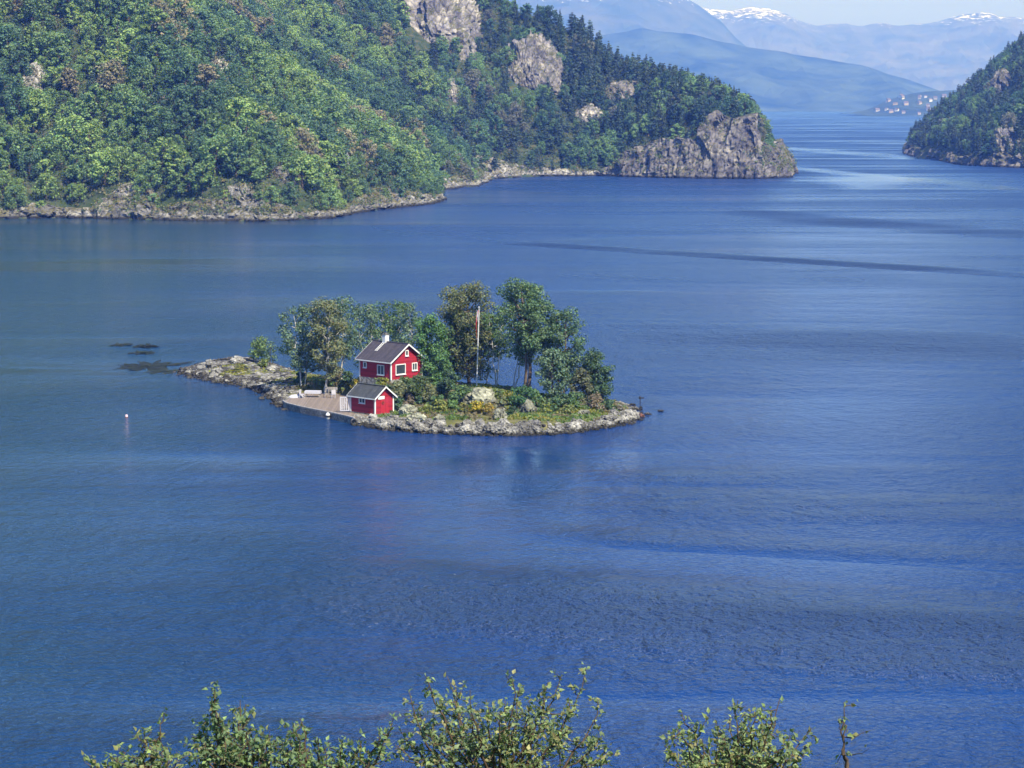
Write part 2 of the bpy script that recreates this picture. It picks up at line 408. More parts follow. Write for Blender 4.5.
def WATER_BANDS(band):
    def line(x1, y1, x2, y2, half, soft, lo=-9e9, hi=9e9):   # a streak between two points of the fjord
        a, b = gnd(x1, y1), gnd(x2, y2); sl = (b[1] - a[1]) / (b[0] - a[0]); m = ((a[1] + b[1]) / 2) ** 2 / (CAM_H * FPX)
        return band(float(a[1] - sl * a[0]), float(sl), half * m, soft * m, lo, hi)
    return [
        (line(520, 243, 1024, 275, 1.3, 2.0, lo=-4), 2.4),        # wake line behind the island
        (line(520, 236, 1024, 266, 2.5, 4, lo=8), -0.4),
        (line(760, 214, 1024, 236, 3.5, 5, lo=75), 1.2),
        (line(640, 331, 1024, 346, 6, 9, lo=14), 1.0),
        (line(620, 300, 1024, 308, 8, 9, lo=14), -0.4),
        (line(560, 400, 1024, 420, 10, 14, lo=18), -0.35),
        (line(570, 478, 850, 479, 2.5, 6, lo=2, hi=26), 0.8),
        (line(600, 500, 1024, 512, 8, 10, lo=6), 0.8),
        (line(560, 533, 1024, 561, 3.5, 9, lo=3), 0.7),
        (line(560, 556, 1024, 584, 11, 12, lo=2), -0.55),         # pale smooth belt
        (line(300, 585, 1024, 652, 20, 22, lo=-14), 1.3),         # ruffled belt across the near water
        (line(0, 690, 1024, 720, 12, 20), -0.3),
        (line(790, 188, 880, 180, 3.0, 5, lo=140, hi=185), -0.8), # eddies off the headland
        (line(790, 168, 900, 178, 2.0, 3, lo=150, hi=215), -0.8),
        (line(780, 148, 950, 160, 2.0, 3, lo=160), -0.7),
    ]
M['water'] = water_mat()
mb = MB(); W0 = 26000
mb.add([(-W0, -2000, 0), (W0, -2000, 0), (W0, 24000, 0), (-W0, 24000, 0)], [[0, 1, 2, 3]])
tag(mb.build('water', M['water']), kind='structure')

# ------------------------------------------------------------------ lands: the left hillside and the two headlands
def pix(lst): return [tuple(gnd(x, y)[:2]) for x, y in lst]
HILL_FRONT = [(-120, 221), (-60, 220), (0, 219), (60, 218), (130, 219.5), (200, 221), (265, 221.5), (330, 218.5), (360, 212.5), (400, 207.5),
              (432, 204), (444, 199), (446, 190), (460, 187.5), (477, 186.5), (490, 179), (540, 176.5), (600, 176), (650, 177.5), (700, 178.5),
              (760, 179), (783, 178), (791, 174.5), (788, 168)]
HILL = pix(HILL_FRONT) + [(118, 1330), (40, 1450), (-100, 1620), (-500, 1700), (-900, 1500), (-900, 640)]
RIGHT_FRONT = [(1250, 178), (1150, 175), (1024, 168), (985, 166.5), (958, 164.5), (938, 160), (918, 157.5), (905, 154), (906, 147)]
RIGHT = pix(RIGHT_FRONT) + [(352, 2050), (560, 2500), (1100, 2500), (1100, 1400)]

def hill_z(X, Y, detail=True):
    X = np.asarray(X, float); Y = np.asarray(Y, float); d = sdist(X, Y, HILL)
    p = np.stack([X, Y, X * 0], -1).reshape(-1, 3)
    nz = fbm(p * 0.022, 4, 3).reshape(X.shape); n2 = fbm(p * 0.09, 3, 5).reshape(X.shape)
    dd = np.maximum(d + nz * 7, 0) if detail else np.maximum(d, 0)
    norm = (1.5 * (1 - np.exp(-np.maximum(d, 0) / 2.0)) + 0.66 * dd + n2 * np.minimum(dd * 0.1, 2.2)) * (0.25 + 0.75 * sstep(1.5, 11, d))
    cl = sstep(34, 62, X) * sstep(1050, 1100, Y)
    ch = np.interp(X, [30, 60, 80, 100, 118, 128, 137, 142], [4, 15, 19, 25, 27, 22, 14, 5])
    cliff = ch * sstep(4, 17, d) + 0.5 * np.maximum(d - 13, 0) + n2 * 1.0 * sstep(10, 20, d)
    prof = norm * (1 - cl) + cliff * cl
    lim = np.interp(X, [-900, -250, -120, -40, 0, 33, 54, 73, 93, 113, 125, 135, 142], [420, 260, 190, 130, 98, 77, 67, 58, 47, 35, 25, 13, 2]) + nz * 4
    k = 5.0
    z = -k * np.log(np.exp(-np.clip(prof / k, -50, 200)) + np.exp(-np.clip(lim / k, -50, 200)))
    return np.where(d > 0, z, np.maximum(-3, d * 0.8) - 0.2)
def right_z(X, Y, detail=True):
    X = np.asarray(X, float); Y = np.asarray(Y, float); d = sdist(X, Y, RIGHT)
    p = np.stack([X, Y, X * 0], -1).reshape(-1, 3)
    nz = fbm(p * 0.02, 4, 13).reshape(X.shape)
    prof = 2.0 * (1 - np.exp(-np.maximum(d, 0) / 2.0)) + 0.85 * np.maximum(d + nz * 8, 0)
    lim = np.interp(X, [240, 262, 275, 290, 305, 325, 345, 400, 600, 1100], [2, 16, 27, 37, 51, 66, 77, 120, 260, 380]) + nz * 5
    z = -5 * np.log(np.exp(-np.clip(prof / 5, -50, 200)) + np.exp(-np.clip(lim / 5, -50, 200)))
    return np.where(d > 0, z, np.maximum(-3, d * 0.8) - 0.2)
def land_mesh(name, fn, xs, ys, mat):
    gx, gy = np.meshgrid(xs, ys, indexing='ij'); z = fn(gx, gy)
    mb = MB(); mb.grid(np.stack([gx.ravel(), gy.ravel(), z.ravel()], 1), len(xs), len(ys))
    return tag(mb.build(name, mat, smooth=True), kind='structure')
land_mesh('hillside', hill_z, np.concatenate([np.arange(-900, -300, 25.0), np.arange(-300, 150, 3.0)]), np.concatenate([np.arange(640, 1330, 3.0), np.arange(1330, 1720, 20.0)]), M['undergrowth'])
land_mesh('headland', right_z, np.concatenate([np.arange(225, 420, 4.0), np.arange(420, 1101, 40.0)]), np.concatenate([np.arange(1350, 1760, 5.0), np.arange(1760, 2520, 30.0)]), M['undergrowth'])

def resample(poly, step):
    poly = np.array(poly, float); sl = np.linalg.norm(np.diff(poly, axis=0), axis=1); s = np.concatenate([[0], np.cumsum(sl)])
    q = np.arange(0, s[-1], step); out = np.stack([np.interp(q, s, poly[:, k]) for k in range(2)], 1)
    for _ in range(6): out[1:-1] = 0.25 * out[:-2] + 0.5 * out[1:-1] + 0.25 * out[2:]
    return out
def rock_curtain(name, line, hfun, lean, step, rows, amp, mat, seed, out=0.5, vert=0.45, back=8.0):
    """A rock face standing along a shoreline: hfun(k, pixel x) is its height, the top bends back into the slope."""
    L = resample(line, step); T = np.gradient(L, axis=0); T /= np.linalg.norm(T, axis=1)[:, None]
    nrm = np.stack([T[:, 1], -T[:, 0]], 1)                     # towards the water for a line running left to right along the near side
    px = proj(np.concatenate([L, np.zeros((len(L), 1))], 1))[:, 0]
    h = hfun(px) * (1 + 0.5 * fbm(np.stack([np.arange(len(L)) * step * 0.08, px * 0, px * 0], 1), 3, seed + 3))
    t = np.linspace(-0.12, 1.0, rows); nb = 4
    V = np.zeros((len(L), rows + nb, 3))
    for j, tt in enumerate(t):
        off = out - lean * h * max(tt, 0) ** 1.15
        V[:, j, :2] = L + nrm * off[:, None]; V[:, j, 2] = h * tt
    for j in range(nb):
        f = (j + 1) / nb
        V[:, rows + j, :2] = L + nrm * (out - lean * h - back * f)[:, None]; V[:, rows + j, 2] = h * (1 - 0.0 * f) + 0.5 * f - 1.5 * f * f
    P = V.reshape(-1, 3)
    n3 = np.repeat(np.concatenate([nrm, np.full((len(L), 1), 0.35)], 1), rows + nb, 0)
    q = P * np.array([1, 1, vert])
    D = 1.25 * cells(q * (0.26 / amp), seed) + 0.9 * fbm(q * (0.2 / amp), 4, seed + 1) + 0.35 * cells(q * (0.8 / amp), seed + 5) + 0.5 * ridged(q * 0.5 / amp, 3, seed + 9) - 0.3
    P = P + n3 * (D * amp)[:, None]
    mb = MB(); mb.grid(P, len(L), rows + nb)
    return tag(mb.build(name, mat), kind='structure')
def hp(front, a, b): return [gnd(x, y)[:2] for x, y in front if a <= x <= b]
rock_curtain('rocky_shore', [gnd(x, y)[:2] for x, y in HILL_FRONT[:12]], lambda x: np.interp(x, [0, 40, 60, 85, 100, 118, 135, 150, 165, 200, 235, 262, 290, 310, 335, 350, 380, 400, 420, 445], [2.5, 4, 3, 2.5, 8, 13, 10, 3, 4, 7, 8, 8.5, 6, 3, 2.5, 2, 5, 5.5, 4.5, 1.5]), 1.0, 0.7, 22, 0.8, M['shore'], 21, 0.8)
rock_curtain('rocky_shore', [gnd(x, y)[:2] for x, y in HILL_FRONT[12:19]], lambda x: np.interp(x, [444, 452, 470, 482, 492, 520, 545, 600, 625, 650], [2, 4.5, 3.5, 4, 9, 6, 3, 3, 5, 8]), 0.8, 0.8, 20, 0.9, M['shore'], 22)
rock_curtain('sea_cliff', [gnd(x, y)[:2] for x, y in HILL_FRONT[17:]] + [np.array((122, 1310))], lambda x: np.interp(x, [600, 622, 640, 665, 690, 712, 735, 760, 775, 790], [3, 12, 15, 15, 20, 26, 30, 27, 21, 12]), 0.36, 0.8, 44, 1.35, M['cliff'], 23, 1.2, 0.35, 10)
rock_curtain('rocky_shore', [gnd(x, y)[:2] for x, y in RIGHT_FRONT[::-1]], lambda x: np.interp(x, [900, 940, 960, 1000, 1100], [5, 5, 4, 7, 6]), 0.7, 1.2, 14, 1.1, M['cliff'], 24)

CURTAIN = bpy.data.objects['sea_cliff']
# near slope the photograph is taken from
xs = np.arange(-60, 61, 2.0); ys = np.arange(-14, 122, 2.0)
gx, gy = np.meshgrid(xs, ys, indexing='ij')
def near_z(X, Y):
    X = np.asarray(X, float); Y = np.asarray(Y, float)
    p = np.stack([X, Y, X * 0], -1).reshape(-1, 3)
    return 33.8 - 0.33 * Y - 0.0009 * np.maximum(Y, 0) ** 2 * 0.4 + 0.5 * fbm(p * 0.2, 3, 41).reshape(X.shape)
mb = MB(); mb.grid(np.stack([gx.ravel(), gy.ravel(), near_z(gx, gy).ravel()], 1), len(xs), len(ys))
tag(mb.build('near_slope', M['near_slope'], smooth=True), kind='structure')

# ------------------------------------------------------------------ far mountains
def mountain_mat(name, low, high, snow0=None, snow1=None):
    k = N(name); p = k.pos(); n = k.noise(p, 0.004, 6, 0.65)
    c = k.ramp(n, [(0.35, low), (0.65, high)])
    if snow0:
        sx = k.n('ShaderNodeSeparateXYZ'); k.l(p, sx.inputs[0])
        ns = k.math('MULTIPLY', k.math('SUBTRACT', k.noise(k.pos((1, 1, 2.5)), 0.019, 7, 0.75), 0.5), (snow1 - snow0) * 4.6)
        f = k.n('ShaderNodeMapRange'); k.l(k.math('ADD', sx.outputs[2], ns), f.inputs[0]); f.inputs[1].default_value = snow0 + 0.45 * (snow1 - snow0); f.inputs[2].default_value = snow0 + 0.62 * (snow1 - snow0)
        c = k.mix(f.outputs[0], c, (0.72, 0.74, 0.78))
    k.col(c); k.rough(0.95, 0.1)
    return k.m
def mountain(name, D, crest, base_y, depth, mat, seed, rough, step):
    """crest: pixel x, y of the skyline at distance D; the front slope runs down to the water nearer to the camera."""
    cx = np.array([c[0] for c in crest], float); cy = np.array([c[1] for c in crest], float)
    Xc = (cx - 512) / FPX * D; Zc = CAM_H + (HORIZON - cy) / FPX * D
    xs = np.arange(Xc[0], Xc[-1], step); zc = np.interp(xs, Xc, Zc)
    zc = zc + rough * 0.22 * fbm(np.stack([xs / 420, xs * 0, xs * 0], 1), 5, seed, 0.6) * sstep(0, 150, zc)
    rows = 46; t = np.linspace(-0.02, 1.5, rows)
    V = np.zeros((len(xs), rows, 3))
    for j, tt in enumerate(t):
        V[:, j, 0] = xs; V[:, j, 1] = D - depth * (1 - tt)
        f = max(tt, 0) ** 1.1 if tt <= 1 else 1 - (tt - 1) * 1.2
        V[:, j, 2] = zc * f if tt > 0 else -8
    P = V.reshape(-1, 3); w = np.repeat(zc, rows)
    tt = np.tile(t, len(xs))
    nz = ridged(P * np.array([1, 0.6, 0.0]) / (rough * 4.5), 5, seed + 2) - 0.4
    P[:, 2] += nz * np.minimum(rough, w * 0.35) * np.clip(np.sin(np.clip(tt, 0, 1) * math.pi), 0, 1) * 0.8
    P[:, 2] += 0.25 * rough * 0.3 * fbm(P / 90, 3, seed + 8) * (tt > 0.05)
    mb = MB(); mb.grid(P, len(xs), rows)
    return tag(mb.build(name, mat, smooth=False), kind='structure')
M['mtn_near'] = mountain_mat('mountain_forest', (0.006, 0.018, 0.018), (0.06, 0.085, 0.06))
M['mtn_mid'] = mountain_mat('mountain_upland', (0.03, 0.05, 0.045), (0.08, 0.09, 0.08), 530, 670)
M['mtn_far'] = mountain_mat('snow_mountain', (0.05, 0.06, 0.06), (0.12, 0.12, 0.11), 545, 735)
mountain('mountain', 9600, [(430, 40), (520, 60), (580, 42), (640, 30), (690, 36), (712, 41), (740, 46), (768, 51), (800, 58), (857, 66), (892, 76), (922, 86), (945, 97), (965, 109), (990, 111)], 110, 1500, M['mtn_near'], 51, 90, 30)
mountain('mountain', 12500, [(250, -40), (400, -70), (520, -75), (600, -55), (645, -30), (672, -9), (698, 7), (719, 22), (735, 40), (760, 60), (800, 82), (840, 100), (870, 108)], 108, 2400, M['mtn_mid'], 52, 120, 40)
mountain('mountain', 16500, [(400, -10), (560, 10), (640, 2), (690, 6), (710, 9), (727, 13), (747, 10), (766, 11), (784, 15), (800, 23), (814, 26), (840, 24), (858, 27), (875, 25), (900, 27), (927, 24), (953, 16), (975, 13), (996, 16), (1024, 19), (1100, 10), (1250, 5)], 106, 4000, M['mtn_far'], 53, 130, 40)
# wooded knoll with the village across the fjord
mountain('far_knoll', 6100, [(845, 113), (866, 110), (880, 102), (895, 97), (910, 93), (930, 91), (955, 90), (990, 84), (1060, 80), (1120, 108)], 115, 420, M['mtn_near'], 54, 22, 10)

# ------------------------------------------------------------------ haze
hz = N('haze_air'); hz.t.nodes.remove(hz.b)
pv = hz.t.nodes.new('ShaderNodeVolumePrincipled')
pv.inputs['Color'].default_value = (0.10, 0.235, 0.88, 1)
pv.inputs['Absorption Color'].default_value = (1, 0.92, 0.1, 1)
pv.inputs['Density'].default_value = 1.5e-4
pv.inputs['Anisotropy'].default_value = 0.0
hz.l(pv.outputs[0], hz.out.inputs['Volume'])
mb = MB(); mb.box((0, 11000, 449.5), (54000, 27000, 917)); 
tag(mb.build('haze', hz.m), kind='stuff')

# ------------------------------------------------------------------ foliage builders
def leaf_quads(mb, P, nrm, size, rng, mi=0, colvar=0.22, long=1.35):
    n = len(P)
    nrm = nrm / (np.linalg.norm(nrm, axis=1)[:, None] + 1e-9)
    a = rng.normal(size=(n, 3)); U = np.cross(nrm, a); U /= np.linalg.norm(U, axis=1)[:, None] + 1e-9
    W = np.cross(nrm, U); s = size * rng.uniform(0.65, 1.35, n)[:, None] * 0.5
    u = U * s * long; w = W * s
    V = np.stack([P - u, P + w * 0.9 + nrm * s * 0.2, P + u, P - w * 0.9 + nrm * s * 0.2], 1).reshape(-1, 3)
    F = np.arange(4 * n).reshape(n, 4)
    br = rng.normal(0, colvar, n); hu = rng.normal(0, 0.10, n)
    col = np.clip(np.stack([1 + br + hu, 1 + br, 1 + br - hu * 0.8], 1), 0.35, 1.9)
    mb.add(V, F, mi, col)
def clump_leaves(mb, centers, radii, total, size, rng, mi=0, flat=0.75, up=0.45, colvar=0.2):
    centers = np.asarray(centers); radii = np.asarray(radii)
    w = radii ** 2; cnt = rng.multinomial(total, w / w.sum())
    idx = np.repeat(np.arange(len(centers)), cnt)
    d = rng.normal(size=(total, 3)); d /= np.linalg.norm(d, axis=1)[:, None]
    r = rng.uniform(0.25, 1.0, total) ** 0.5
    off = d * (r * radii[idx])[:, None]; off[:, 2] *= flat
    nr = d * 0.8 + np.array([0, 0, up]) + rng.normal(size=(total, 3)) * 0.45
    leaf_quads(mb, centers[idx] + off, nr, size, rng, mi, colvar)
def curve_pts(a, b, sag, n, rng, wob=0.0):
    t = np.linspace(0, 1, n)[:, None]; a = np.asarray(a, float); b = np.asarray(b, float)
    P = a + (b - a) * t; P[:, 2] += sag * np.sin(t[:, 0] * math.pi)
    if wob:
        w = rng.normal(size=(n, 3)) * wob; w[0] = 0; w[-1] = 0; P += w
    return P
def broadleaf(rng, H, Rc, leaves, lsize, base=0.22, limbs=14, trunk_r=None, stems=1, lean=(0, 0), sparse=1.0, profile='round', clump=0.3, colvar=0.2, limb_r=None):
    """trunk MB and crown MB of a broadleaf tree of height H and crown radius Rc."""
    tm, cm = MB(), MB(); tr = trunk_r or 0.022 * H
    cs, rs = [], []
    for s in range(stems):
        ang = rng.uniform(0, 6.28); off = np.array([math.cos(ang), math.sin(ang), 0]) * (0.25 * Rc if stems > 1 else 0)
        top = np.array([lean[0], lean[1], 0]) * H + off * 1.6 + np.array([rng.normal() * 0.04 * H, rng.normal() * 0.04 * H, H * rng.uniform(0.86, 0.93)])
        P = curve_pts(off * 0.4 + np.array([0, 0, -0.3]), top, 0, 9, rng, 0.012 * H)
        tm.tube(P, np.linspace(tr, tr * 0.18, 9) * (1 if s == 0 else 0.8), 6)
        axis = lambda t, P=P: np.array([np.interp(t, np.linspace(0, 1, 9), P[:, k]) for k in range(3)])
        n = max(4, limbs // stems)
        for i in range(n):
            t = base + (1 - base) * (i + rng.uniform(0, 1)) / n
            q = (t - base) / (1 - base)
            if profile == 'round': rad = math.sqrt(max(0.05, 1 - (2 * q - 0.85) ** 2 / 1.35))
            elif profile == 'column': rad = 0.65 + 0.35 * math.sin(math.pi * min(1, q * 1.05))
            else: rad = max(0.12, 1 - q) ** 0.7
            rad *= Rc * rng.uniform(0.55, 1.0)
            an = i * 2.4 + rng.uniform(-0.5, 0.5)
            a = axis(min(0.97, t * 0.86)); e = axis(t) + np.array([math.cos(an) * rad, math.sin(an) * rad, rng.uniform(0, 0.07) * H])
            e[2] = min(e[2], H * 0.97)
            LP = curve_pts(a, e, -0.02 * H, 5, rng, 0.01 * H)
            tm.tube(LP, np.linspace(tr * 0.4, tr * 0.09, 5) if limb_r is None else np.linspace(limb_r, limb_r * 0.3, 5), 4, cap=False)
            cr = clump * Rc * rng.uniform(0.75, 1.25)
            cs += [e, LP[3] + rng.normal(size=3) * 0.2 * cr]; rs += [cr, cr * 0.8]
            if rng.random() < 0.6:
                cs.append(LP[2] + rng.normal(size=3) * 0.3 * cr); rs.append(cr * 0.65)
        cs.append(axis(1.0)); rs.append(clump * Rc * 0.9)
    cs = np.array(cs); rs = np.array(rs)
    clump_leaves(cm, cs, rs, int(leaves * sparse), lsize, rng, colvar=colvar)
    return tm, cm
def conifer(rng, H, Rc, leaves, lsize, base=0.12, ragged=0.25, whorls=13):
    tm, cm = MB(), MB(); tr = 0.016 * H
    P = curve_pts((0, 0, -0.3), (rng.normal() * 0.02 * H, rng.normal() * 0.02 * H, H), 0, 7, rng, 0.006 * H)
    tm.tube(P, np.linspace(tr, tr * 0.12, 7), 6)
    pts, nr = [], []
    br = []
    for w in range(whorls):
        t = base + (1 - base) * (w + rng.uniform(-0.3, 0.3)) / whorls
        t = min(max(t, base), 0.98)
        L = Rc * (1 - (t - base) / (1 - base)) ** 0.75 + 0.05 * Rc
        for b in range(6):
            an = b * 1.047 + w * 0.7 + rng.uniform(-0.4, 0.4); ll = L * rng.uniform(1 - 2 * ragged, 1 + ragged)
            a = np.array([np.interp(t, np.linspace(0, 1, 7), P[:, k]) for k in range(3)])
            e = a + np.array([math.cos(an) * ll, math.sin(an) * ll, ll * rng.uniform(-0.25, 0.15)])
            br.append((a, e, ll))
    tot = sum(b[2] for b in br) + 1e-9
    for a, e, ll in br:
        n = max(2, int(leaves * ll / tot)); u = rng.uniform(0.15, 1.03, n)[:, None]
        q = a + (e - a) * u + rng.normal(size=(n, 3)) * np.array([0.16, 0.16, 0.10]) * ll * (1.15 - 0.6 * u)
        pts.append(q); dirn = (e - a) / (ll + 1e-9)
        nr.append(np.array([0, 0, 0.9]) + dirn * 0.5 + rng.normal(size=(n, 3)) * 0.5)
        if rng.random() < 0.25: tm.tube(np.array([a, e]), [tr * 0.25, tr * 0.08], 3, cap=False)
    leaf_quads(cm, np.concatenate(pts), np.concatenate(nr), lsize, rng)
    return tm, cm

# ------------------------------------------------------------------ the forest
def tmpl(fn, *a, **k): return fn(*a, **k)
tr_rng = np.random.default_rng(11)
BROAD = []
for i in range(7):
    H = 10.0
    BROAD.append(broadleaf(tr_rng, H, [3.6, 4.2, 3.2, 4.6, 3.9, 3.0, 4.3][i], 1500, 0.50, base=[.2, .15, .25, .12, .2, .22, .1][i], limbs=[16, 18, 14, 20, 16, 13, 18][i], clump=0.33))
PINES = [conifer(tr_rng, 10.0, [2.3, 2.0, 2.7, 2.4, 1.8][i], 1000, 0.50, base=[.1, .08, .22, .15, .05][i], ragged=[.2, .25, .35, .3, .2][i], whorls=[13, 14, 11, 12, 15][i]) for i in range(5)]
BROAD_M = [(a.mesh('broadleaf_trunk', M['bark']), b.mesh('broadleaf_crown', M['leaf'])) for a, b in BROAD]
PINE_M = [(a.mesh('pine_trunk', M['bark']), b.mesh('pine_crown', M['needle'])) for a, b in PINES]
# bare rock patches on the slopes: pixel centre, half sizes, words for the label, depth of the rock
OUTCROPS = [
    (441, 22, 40, 42, 'tall bare grey cliff face breaking the forest at the top centre of the hillside', 9),
    (531, 70, 25, 30, 'bare purplish grey crag in the pines between the tall cliff and the headland', 6),
    (622, 93, 19, 12, 'small tan crag among the pines of the headland, above the sea cliff', 4),
    (34, 84, 12, 20, 'narrow pale rock slab in the green forest at the far left', 3),
    (94, 70, 9, 7, 'small pale rock showing between trees right of the narrow slab at far left', 2.5),
    (208, 65, 18, 6, 'flat pale rock ledge high in the forest of the left hillside', 2.5),
    (343, 163, 6, 16, 'slim brown rock rib above the shore on the left hillside', 2.5),
    (452, 96, 8, 15, 'thin brown rock rib below the tall cliff', 2.5),
    (283, 176, 15, 10, 'tan grassy rock slope above the rocky shore of the left hillside', 2.5),
    (588, 115, 14, 9, 'low brown crag in the trees left of the sea cliff', 3),
    (1003, 88, 12, 16, 'steep grey crag on the right headland', 6),
    (158, 103, 12, 8, 'tan rocky clearing in the middle of the left hillside', 2),
    (262, 48, 9, 7, 'small grey rock high on the left hillside, right of the flat pale ledge', 2),
    (240, 193, 14, 8, 'pale rock step just above the shore between the tan slope and the tall bank', 2),
    (1006, 138, 12, 10, 'low grey crag near the foot of the right headland', 4),
    (395, 118, 10, 8, 'small tan rock in the bright green trees left of the brown rib', 2),
]
BARE = [(o[0], o[1], o[2], o[3]) for o in OUTCROPS] + [(120, 187, 15, 16)]
def hit(fn, x, y, d0, d1):
    d = ray(x, y); t = np.arange(d0, d1, 1.0) / d[1]
    P = d[None] * t[:, None]; P[:, 2] += CAM_H
    z = fn(P[:, 0], P[:, 1]); k = np.argmax(z > P[:, 2])
    return P[k] if z[k] > P[k, 2] else None
def scatter(fn, poly, x0, x1, y0, y1, sp, seed, dmin, pxr):
    rng = np.random.default_rng(seed)
    gx, gy = np.meshgrid(np.arange(x0, x1, sp), np.arange(y0, y1, sp), indexing='ij')
    gx = gx + rng.uniform(-0.42, 0.42, gx.shape) * sp; gy = gy + rng.uniform(-0.42, 0.42, gy.shape) * sp
    gx, gy = gx.ravel(), gy.ravel(); d = sdist(gx, gy, poly); m = d > dmin
    gx, gy, d = gx[m], gy[m], d[m]; gz = fn(gx, gy)
    P = np.stack([gx, gy, gz], 1); q = proj(P); qt = proj(P + np.array([0, 0, 11.0])); qc = proj(P + np.array([0, 0, 5.0]))
    m = (q[:, 0] > pxr[0]) & (q[:, 0] < pxr[1]) & (q[:, 1] > -4)
    for bx, by, rx, ry in BARE:
        m &= ~(((qc[:, 0] - bx) / rx) ** 2 + ((qc[:, 1] - by) / ry) ** 2 < 0.9) | (qc[:, 1] > by + 0.45 * ry)
    m &= ~((q[:, 0] > 612) & (q[:, 0] < 800) & (d < 8))
    # not behind the ridge
    for f in np.linspace(0.8, 0.995, 40):
        S = np.array([0, 0, CAM_H]) * (1 - f) + (P + np.array([0, 0, 9.0])) * f
        m &= ~(fn(S[:, 0], S[:, 1]) > S[:, 2] + 1.0)
    return P[m], q[m], d[m], rng
TREES = []                                # kind, position, scale vector, yaw, colour, template, pixel height, zone label
def where(x, y, side):
    if side == 'right': return 'on the steep right headland' + (' by the water' if y > 125 else ' near its skyline' if y < 75 else '')
    if x > 690: return 'on the tip of the headland above the sea cliff'
    if x > 560: return 'on the headland ridge left of the sea cliff'
    if x > 480: return 'in the dark wood right of the tall cliff' if y < 110 else 'low behind the small rocky coves'
    if x > 380: return 'below the tall grey cliff' if y < 130 else 'on the leafy point mid shore'
    if y > 160: return 'just above the left shore rocks'
    if y > 80: return 'half way up the left hillside'
    return 'high on the left hillside'
def tone(c):
    r, g, b = c
    if r > g * 0.86: return 'brownish'
    if g > 0.2: return 'bright yellow green'
    if g > 0.14: return 'mid green'
    return 'dark green'
def plant_forest(P, q, d, rng, side):
    nz = fbm(P * 0.02, 3, 61); nc = fbm(P * 0.028, 3, 62); nb = fbm(P * 0.05, 2, 63)
    for k in range(len(P)):
        x, y = q[k]
        pc = float(np.interp(x, [0, 380, 460, 560, 640, 760], [0.06, 0.09, 0.34, 0.7, 0.8, 0.8])) if side == 'left' else 0.8
        if y > 145 and side == 'left': pc *= 0.5
        pine = rng.random() < np.clip(pc + nz[k] * 0.9, 0.02, 0.95)
        if pine:
            h = rng.uniform(0.6, 1.3) if x > 540 else rng.uniform(0.62, 1.05)
            g = rng.uniform(0.055, 0.10); col = (g * rng.uniform(0.5, 0.72), g, g * rng.uniform(0.5, 0.72)); w = min(h, 1.0) * rng.uniform(0.85, 1.4)
            TREES.append(['pine', P[k], (w, w, h), rng.uniform(0, 6.28), col, int(rng.integers(len(PINES))), x, y, side])
        else:
            h = (rng.uniform(0.55, 1.25) if x < 430 else rng.uniform(0.55, 1.05)) * (0.75 if d[k] < 8 else 1.0); w = h * rng.uniform(0.85, 1.25)
            u = nc[k] * 1.3 + rng.normal() * 0.35
            if nb[k] < -0.33 and rng.random() < 0.6: col = (0.20, 0.18, 0.10)
            elif u > 0.3: col = (0.185, 0.26, 0.075)
            elif u > -0.25: col = (0.125, 0.195, 0.068)
            else: col = (0.07, 0.125, 0.06)
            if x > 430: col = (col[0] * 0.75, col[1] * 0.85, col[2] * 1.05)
            f = rng.uniform(0.9, 1.3); col = tuple(c * f for c in col)
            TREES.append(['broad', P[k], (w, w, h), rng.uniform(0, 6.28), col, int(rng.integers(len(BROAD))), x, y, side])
plant_forest(*scatter(hill_z, HILL, -240, 40, 715, 1330, 5.9, 71, 2.5, (-25, 600)), 'left')
plant_forest(*scatter(hill_z, HILL, 36, 150, 1080, 1330, 4.6, 72, 3.0, (560, 800)), 'left')
plant_forest(*scatter(right_z, RIGHT, 225, 420, 1300, 1850, 6.0, 73, 3.0, (895, 1060)), 'right')
for t in TREES: t.append(t[2][2] * 10 * FPX / t[1][1])
def tree_label(t):
    kind, side = t[0], t[8]; ph = t[9]
    size = 'tall' if t[2][2] > 0.93 else 'small' if t[2][2] < 0.72 else 'medium'
    sp = 'pine tree' if kind == 'pine' else 'broadleaf tree'
    return f'{size} {tone(t[4])} {sp} {where(t[6], t[7], side)}'
def plant(kind, names, meshes, trees, group):
    for t in trees:
        o = thing(names[0], tree_label(t), 'tree', t[1], t[3], group); o.scale = t[2]
        a = put('trunk', meshes[t[5]][0], o); b = put('crown', meshes[t[5]][1], o); b.color = (*t[4], 1)
def forest_mass(name, label, tmpls, trees, leafm):
    mb = MB()
    for t in trees:
        tm, cm = tmpls[t[5]]; ca, sa = math.cos(t[3]), math.sin(t[3]); s = np.array(t[2])
        for src, mi, c in ((tm, 1, None), (cm, 0, np.array(t[4]))):
            Vs = np.concatenate(src.v) * s; V = np.stack([Vs[:, 0] * ca - Vs[:, 1] * sa, Vs[:, 0] * sa + Vs[:, 1] * ca, Vs[:, 2]], 1) + t[1]
            base = mb.n; first = True
            for kk in (3, 4):
                for F, a in zip(src.f[kk], src.a[kk]):
                    if first: mb.v.append(V); mb.n += len(V); first = False
                    mb.f[kk].append(F + base); mb.m[kk].append(np.full(len(F), mi, np.int32)); mb.a[kk].append(a * c if c is not None else a)
    return tag(mb.build(name, [leafm, M['bark']]), label, 'forest', kind='stuff')
bro = sorted([t for t in TREES if t[0] == 'broad'], key=lambda t: -t[9]); pin = sorted([t for t in TREES if t[0] == 'pine'], key=lambda t: -t[9])
print('TREES broad', len(bro), 'pine', len(pin))
plant('broad', ['broadleaf_tree'], BROAD_M, bro[:300], 'broadleaf trees of the hillside forest')
plant('pine', ['pine_tree'], PINE_M, pin[:300], 'pine trees of the hillside forest')
